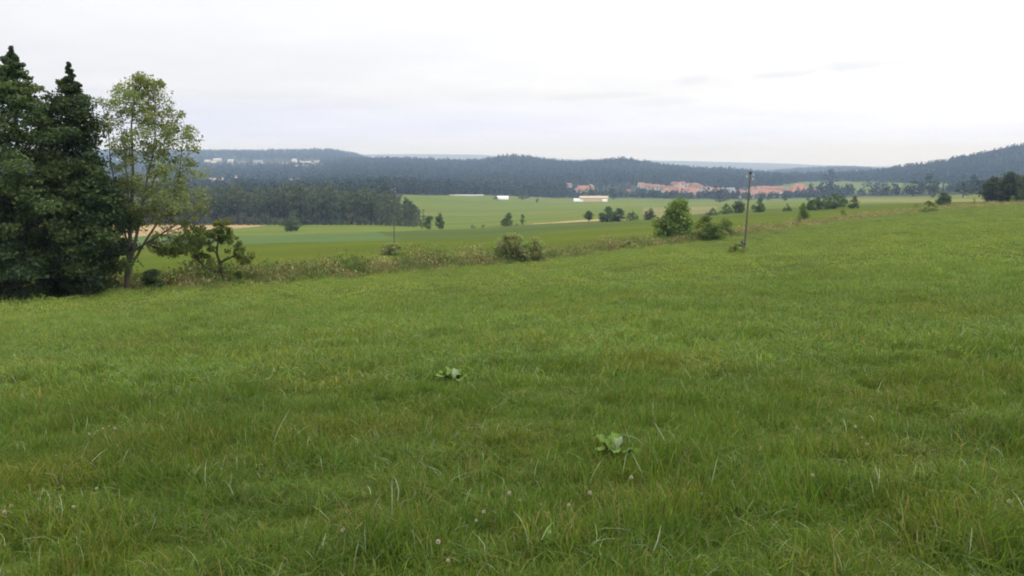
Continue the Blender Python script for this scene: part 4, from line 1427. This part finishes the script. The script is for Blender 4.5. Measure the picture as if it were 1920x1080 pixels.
def village():
    V = 'houses of the village'
    special = [
        (1497, 366, 30, 20, 6, 11, 0.2, 1, 0, 'large house with big orange hipped roof at the right end of the village', True),
        (1365, 368, 20, 14, 6.5, 7, 0.05, 3, 3, 'grey roofed building in the middle of the red roofs', False),
        (1424, 371, 26, 12, 6, 6, 0.1, 0, 0, 'long white house with a red roof right of the leaning pole', False),
        (1450, 366, 24, 12, 4.5, 6.5, -0.1, 1, 1, 'long red roofed house behind the long white house', False),
        (1393, 372, 12, 9, 5, 5, 0.5, 0, 1, 'small white house touching the leaning pole', False),
        (1557, 366, 18, 12, 4, 5, 0.1, 0, 0, 'single orange roofed house apart right of the village', False),
        (1273, 359, 22, 13, 7, 7, 1.2, 1, 0, 'tall cream gabled house in the village centre', False),
        (1288, 366, 30, 13, 5, 6, 0.1, 1, 0, 'widest red roofed house in front of the tall cream gabled house', False),
        (1306, 370, 10, 8, 4, 3.5, 0.8, 0, 1, 'small white house lowest before the village trees', False),
        (1093, 359, 18, 12, 4, 6, 0.0, 2, 0, 'bright orange roofed house alone among trees left of the village', False),
        (1107, 356, 12, 10, 5, 5, 1.1, 2, 0, 'orange gabled house just right of the bright orange one among trees', False),
        (1083, 362, 10, 9, 4, 4.5, 0.6, 0, 1, 'small red roofed house just left of the bright orange one among trees', False),
        (1066, 352, 12, 9, 4, 4.5, 0.6, 0, 1, 'small pale house leftmost of the houses left of the barn trees', False),
        (989, 355, 12, 9, 4, 5, 0.2, 2, 0, 'orange roofed house on the slope above the white greenhouse', False),
        (1028, 356, 11, 9, 4, 4.5, 1.0, 2, 0, 'dim orange house between the slope house and the barn', False),
        (957, 349, 11, 9, 5, 4, 0.9, 0, 1, 'pale house high on the wooded slope', False),
        (1178, 366, 9, 8, 5, 4, 0.9, 2, 1, 'small brownish house low among trees left of the village', False),
        (1648, 364, 20, 9, 3, 3.0, 0.0, 3, 2, 'long brown roofed house below the light clearing', False),
    ]
    for px, py, L, D, wh, rs, rot, w, r, lab, hip in special:
        house(px, py, L, D, wh, rs, rot, WALLS[w], ROOFS[r], lab, V, hip)
    bands = [(1198, 1238, 350, 355, 9), (1236, 1272, 354, 361, 9), (1262, 1312, 347, 352, 10), (1295, 1335, 352, 360, 8), (1322, 1352, 356, 365, 8), (1376, 1405, 364, 370, 4), (1405, 1475, 357, 362, 12), (1408, 1470, 364, 368, 6), (1472, 1540, 362, 366, 5), (1240, 1300, 362, 367, 6)]
    for x0, x1, y0, y1, n in bands:
        for i in range(n):
            px = x0 + (x1 - x0) * (i + rnd.uniform(0.2, 0.8)) / n
            py = y0 + (y1 - y0) * (i / n * 0.6 + rnd.uniform(0, 0.4))
            r = rnd.choice([0, 0, 0, 1, 1, 2])
            nm = ('orange', 'red', 'brown')[r]
            house(px, py + 3, rnd.uniform(10, 15), rnd.uniform(8, 10), rnd.uniform(4.5, 7), rnd.uniform(3.2, 4.8), rnd.choice([0, 0.15, 1.45, -0.2, 0.7]), WALLS[rnd.choice([0, 0, 1, 1, 2])], ROOFS[r],
                  'small %s roofed house among many in the crowded village' % nm, V)
    T = 'buildings of the town on the left slope'
    for px, py, L, D, wh, rs, w, r, lab in (
        (408, 303, 62, 16, 8, 5, 0, 4, 'long pale block leftmost in the town on the left slope'),
        (433, 306, 44, 18, 11, 4, 0, 4, 'brightest white block in the town on the left slope'),
        (456, 308, 36, 14, 7, 5, 2, 2, 'brownish low building right of the brightest white block'),
        (484, 311, 66, 22, 9, 12, 1, 3, 'big pale building with a peaked grey roof on the left slope'),
        (470, 314, 30, 14, 6, 5, 2, 1, 'reddish building left below the peaked grey roof'),
        (508, 317, 22, 14, 7, 5, 2, 0, 'small orange house below the big peaked building'),
        (527, 310, 30, 14, 9, 5, 1, 2, 'brown roofed pale building between the peaked and the gabled one'),
        (552, 306, 34, 18, 9, 8, 0, 4, 'white gabled building at the right of the town'),
        (570, 308, 30, 14, 6, 4, 1, 4, 'low pale building right of the white gabled one'),
        (586, 310, 22, 12, 6, 4, 0, 3, 'last small white building at the right end of the town'),
        (345, 306, 40, 16, 8, 5, 0, 2, 'pale building glimpsed behind the airy tree'),
        (300, 308, 40, 16, 9, 5, 0, 3, 'white building glimpsed through the middle of the airy tree'),
        (225, 302, 44, 16, 9, 5, 0, 3, 'white building glimpsed at the left of the airy tree'),
    ):
        house(px, py, L * 0.46, D * 0.8, wh * 0.9, rs * 0.9, rnd.uniform(-0.15, 0.15), WALLS[max(1, w)], ROOFS[r], lab, T, cat='building', name='town_building')

    for i in range(22):
        px, py = rnd.uniform(386, 600), rnd.uniform(304, 319)
        w = rnd.choice([0, 0, 1, 1, 2])
        house(px, py, rnd.uniform(12, 22), rnd.uniform(9, 13), rnd.uniform(5, 8), rnd.uniform(4, 6), rnd.uniform(-0.4, 0.4), WALLS[w], ROOFS[rnd.choice([0, 2, 3, 4, 4])],
              'small pale house among many scattered in the town on the left slope', T, cat='house', name='town_house')
    for i in range(44):
        px = rnd.uniform(1195, 1545)
        py = rnd.uniform(352, 370)
        x, Y, z = pick(px, py, 1000, 2400)
        h = rnd.uniform(4.5, 9) * Y / F
        copy_tree('garden_tree', garden_crowns[i % 5], (x, Y, z), h, h * rnd.uniform(1.0, 1.6), 'dark garden tree among many between the village houses', 'garden trees of the village')


village()


def greenhouse(px, py, Lpx, hpx, label, mat=None, cat='greenhouse', name='greenhouse', depth=10.0):
    x, Y, z = pick(px, py, 600, 2500)
    m = Y / F
    L, H = Lpx * m, hpx * m
    root = empty(name, (x, Y, z), label, cat, 'sheds and greenhouses on the field crest')
    g = Geo()
    th = np.linspace(0, math.pi, 13)
    xs = np.linspace(-L / 2, L / 2, 9)
    V = np.array([[q, -math.cos(t) * depth / 2, math.sin(t) ** 0.7 * H - 0.3] for q in xs for t in th])
    f = [[i * 13 + k, (i + 1) * 13 + k, (i + 1) * 13 + k + 1, i * 13 + k + 1] for i in range(8) for k in range(12)]
    g.add(V, f)
    for i, q in ((0, -L / 2), (8, L / 2)):
        b = np.vstack([V[i * 13:(i + 1) * 13], [[q, 0, -0.3]]])
        g.add(b, [[13, k, k + 1, k + 2] for k in range(0, 11, 2)])
    g.obj('cover', mat or M_POLY, root, False)
    g = Geo()
    for q in np.linspace(-L / 2, L / 2, 7):
        g.tube([(q, -math.cos(t) * (depth / 2 + 0.06), math.sin(t) ** 0.7 * (H + 0.06) - 0.3) for t in th], np.full(13, 0.05), 4, False)
    g.obj('hoops', M_STEEL, root)
    return root


greenhouse(943, 374, 21, 7.0, 'white arched greenhouse on the field crest beside a dark tree')
greenhouse(1084, 378, 17, 6.2, 'small white greenhouse left of the beige barn')
greenhouse(1133, 378, 9, 5.8, 'short white greenhouse right of the beige barn')
house(1113, 378, 33, 10, 4.2, 2.2, 0.02, WALLS[1], simple_mat('tan_roof', (0.44, 0.35, 0.24), 0.8, 0.1, 0.5), 'long beige barn between two white greenhouses', 'sheds and greenhouses on the field crest', cat='barn', name='barn')
greenhouse(875, 367, 64, 2.6, 'long low pale shed on the crest of the light field', WALLS[3], 'shed', 'long_shed', 7.0)

# ------------------------------------------------------------------ flowers and broad leaved plants in the near grass


def clovers():
    protos = []
    gs = Geo()
    gs.tube([(0.004, 0, -0.02), (0.0, 0, 0.05), (0.003, 0.001, 0.10), (0, 0, 0.125)], [0.0013, 0.0012, 0.0011, 0.001], 5)
    stem = gs.obj('stem', MATS['clover_stem'] if 'clover_stem' in MATS else simple_mat('clover_stem', (0.09, 0.15, 0.03), 0.6))
    COL.objects.unlink(stem)
    n = 90
    k = np.arange(n) + 0.5
    ph = np.arccos(1 - 2 * k / n)
    th = math.pi * (1 + 5 ** 0.5) * k
    d = np.stack([np.cos(th) * np.sin(ph), np.sin(th) * np.sin(ph), np.cos(ph)], 1)
    d = d[d[:, 2] > -0.6]
    V, Fq = [], []
    for i, q in enumerate(d):
        t = np.cross(q, (0.2, 0.3, 0.9))
        t /= np.linalg.norm(t)
        b = np.cross(q, t)
        a = q * 0.003 + np.array([0, 0, 0.128])
        tip = q * 0.0125 + np.array([0, 0, 0.128 + 0.002])
        mid = (a + tip) / 2 + q * 0.001
        V += [a, mid + t * 0.0022, tip, mid - t * 0.0022, a, mid + b * 0.0022, tip, mid - b * 0.0022]
        Fq += [[8 * i, 8 * i + 1, 8 * i + 2, 8 * i + 3], [8 * i + 4, 8 * i + 5, 8 * i + 6, 8 * i + 7]]
    head = mesh_np('flower_head', V, Fq, M_CLOVER, link=False)
    spots = [(949, 954, 0), (975, 960, 0), (1018, 966, 0), (1032, 981, 0), (1060, 977, 0), (906, 990, 0), (890, 996, 0), (1101, 955, 0), (1184, 926, 0),
             (819, 1054, 1), (841, 1074, 1), (195, 812, 2), (206, 806, 2), (218, 818, 2), (172, 826, 2), (16, 990, 3), (30, 974, 3), (143, 976, 3), (82, 960, 3), (105, 968, 3),
             (638, 1019, 4), (1885, 970, 5), (1912, 964, 5), (1613, 832, 6), (1625, 854, 6), (1604, 818, 6), (1523, 918, 7), (180, 937, 3), (1028, 1020, 8), (1312, 950, 9)]
    labs = {0: 'white clover flower in the loose cluster near the bottom middle of the meadow', 1: 'white clover flower low in the grass below the loose clover cluster',
            2: 'yellowish clover flower in the small group in the left grass', 3: 'pale clover flower in the lower left corner grass',
            4: 'lone pale clover flower left of the loose clover cluster', 5: 'pale clover flower at the right edge of the grass',
            6: 'small pale clover flower in the upper right grass', 7: 'lone clover flower in the lower right grass', 8: 'lone white clover flower just under the loose clover cluster', 9: 'lone clover flower right of the loose clover cluster'}
    for px, py, g in spots:
        x, Y, z = pick(px, py + 14, 2, 40)
        root = empty('clover_flower', (x, Y, z), labs[g], 'clover flower', 'white clover flowers in the grass')
        s = rnd.uniform(0.6, 0.95)
        root.scale = (s * 1.05, s * 1.05, s * 1.2)
        root.rotation_euler = (rnd.uniform(-0.15, 0.15), rnd.uniform(-0.15, 0.15), rnd.uniform(0, 6.28))
        for src in (stem, head):
            c = src.copy()
            COL.objects.link(c)
            c.parent = root


clovers()
M_PALE = simple_mat('pale_leaf', (0.17, 0.23, 0.11), 0.6, 0.2, 9.0, 0.4)
M_DOCK = simple_mat('dock_leaf', (0.085, 0.155, 0.018), 0.6, 0.35, 9.0, 0.15)


def dock(px, py, n, L, label, spread=0.5, pale=None):
    x, Y, z = pick(px, py, 3, 40)
    root = empty('broad_leaved_plant', (x, Y, z), label, 'plant', 'broad leaved plants in the grass')
    for k in range(n):
        a = 6.283 * k / n + rnd.uniform(-0.35, 0.35)
        l = L * (rnd.uniform(0.65, 1.1) if k != pale else 0.72)
        wd = l * rnd.uniform(0.13, 0.19)
        el = rnd.uniform(0.5, 1.25) if k != pale else 1.35
        ts = np.linspace(0, 1, 10)
        V, Fq = [], []
        for i, t in enumerate(ts):
            ang = el - spread * 1.5 * t
            r = l * (t * math.cos(el) + 0.22 * t * t)
            zz = l * (t * math.sin(el) - 0.33 * t * t) + 0.01
            c = np.array([r * math.cos(a), r * math.sin(a), zz])
            w = wd * (0.12 if t < 0.18 else math.sin(math.pi * min(1, (t - 0.12) / 0.9)) ** 0.7 + 0.02)
            sd = np.array([-math.sin(a), math.cos(a), 0])
            wave = 0.012 * math.sin(i * 1.7 + k)
            V += [c - sd * w + (0, 0, 0.25 * w + wave), c, c + sd * w + (0, 0, 0.25 * w - wave)]
            if i:
                o = 3 * (i - 1)
                Fq += [[o, o + 1, o + 4, o + 3], [o + 1, o + 2, o + 5, o + 4]]
        lf = mesh_np('leaf', V, Fq, M_PALE if k == pale else M_DOCK, root, smooth=True)
        if k == pale:
            lf['label'] = 'pale grey green leaf'


dock(855, 721, 12, 0.31, 'broad leaved plant with upright leaves left of the meadow centre', 0.4, 3)
dock(1152, 859, 9, 0.27, 'broad leaved plant with one pale raised leaf near the clover flowers', 0.45, 1)
dock(695, 716, 5, 0.17, 'small flat broad leaved plant left of the upright one')
dock(610, 768, 3, 0.13, 'tiny broad leaved plant with a pale leaf at the far left of the others', 0.4, 0)
dock(1032, 1030, 4, 0.12, 'small broad leaved plant at the bottom edge under the clover flowers')

# ------------------------------------------------------------------ haze


def haze():
    m, t, o = new_mat('haze')
    pv = nd(t, 'ShaderNodeVolumePrincipled')
    pv.inputs['Color'].default_value = (0.47, 0.65, 1.0, 1)
    pv.inputs['Density'].default_value = 1.75e-4
    pv.inputs['Absorption Color'].default_value = (1, 1, 1, 1)
    pv.inputs['Anisotropy'].default_value = 0.0
    t.links.new(pv.outputs[0], o.inputs['Volume'])
    lo = min(min((ob.matrix_world.translation.z for ob in COL.objects), default=0), -400)
    zs = S * np.exp(lg)[None, :]
    lo = float(zs.min()) - 14
    hi = float(zs.max()) + 45
    g = Geo()
    g.box((0, 0, (lo + hi) / 2), (25600, 25600, hi - lo))
    h = g.obj('haze', m)
    tag(h, 'thin pale blue haze hanging over the whole valley', 'haze', kind='stuff')


haze()
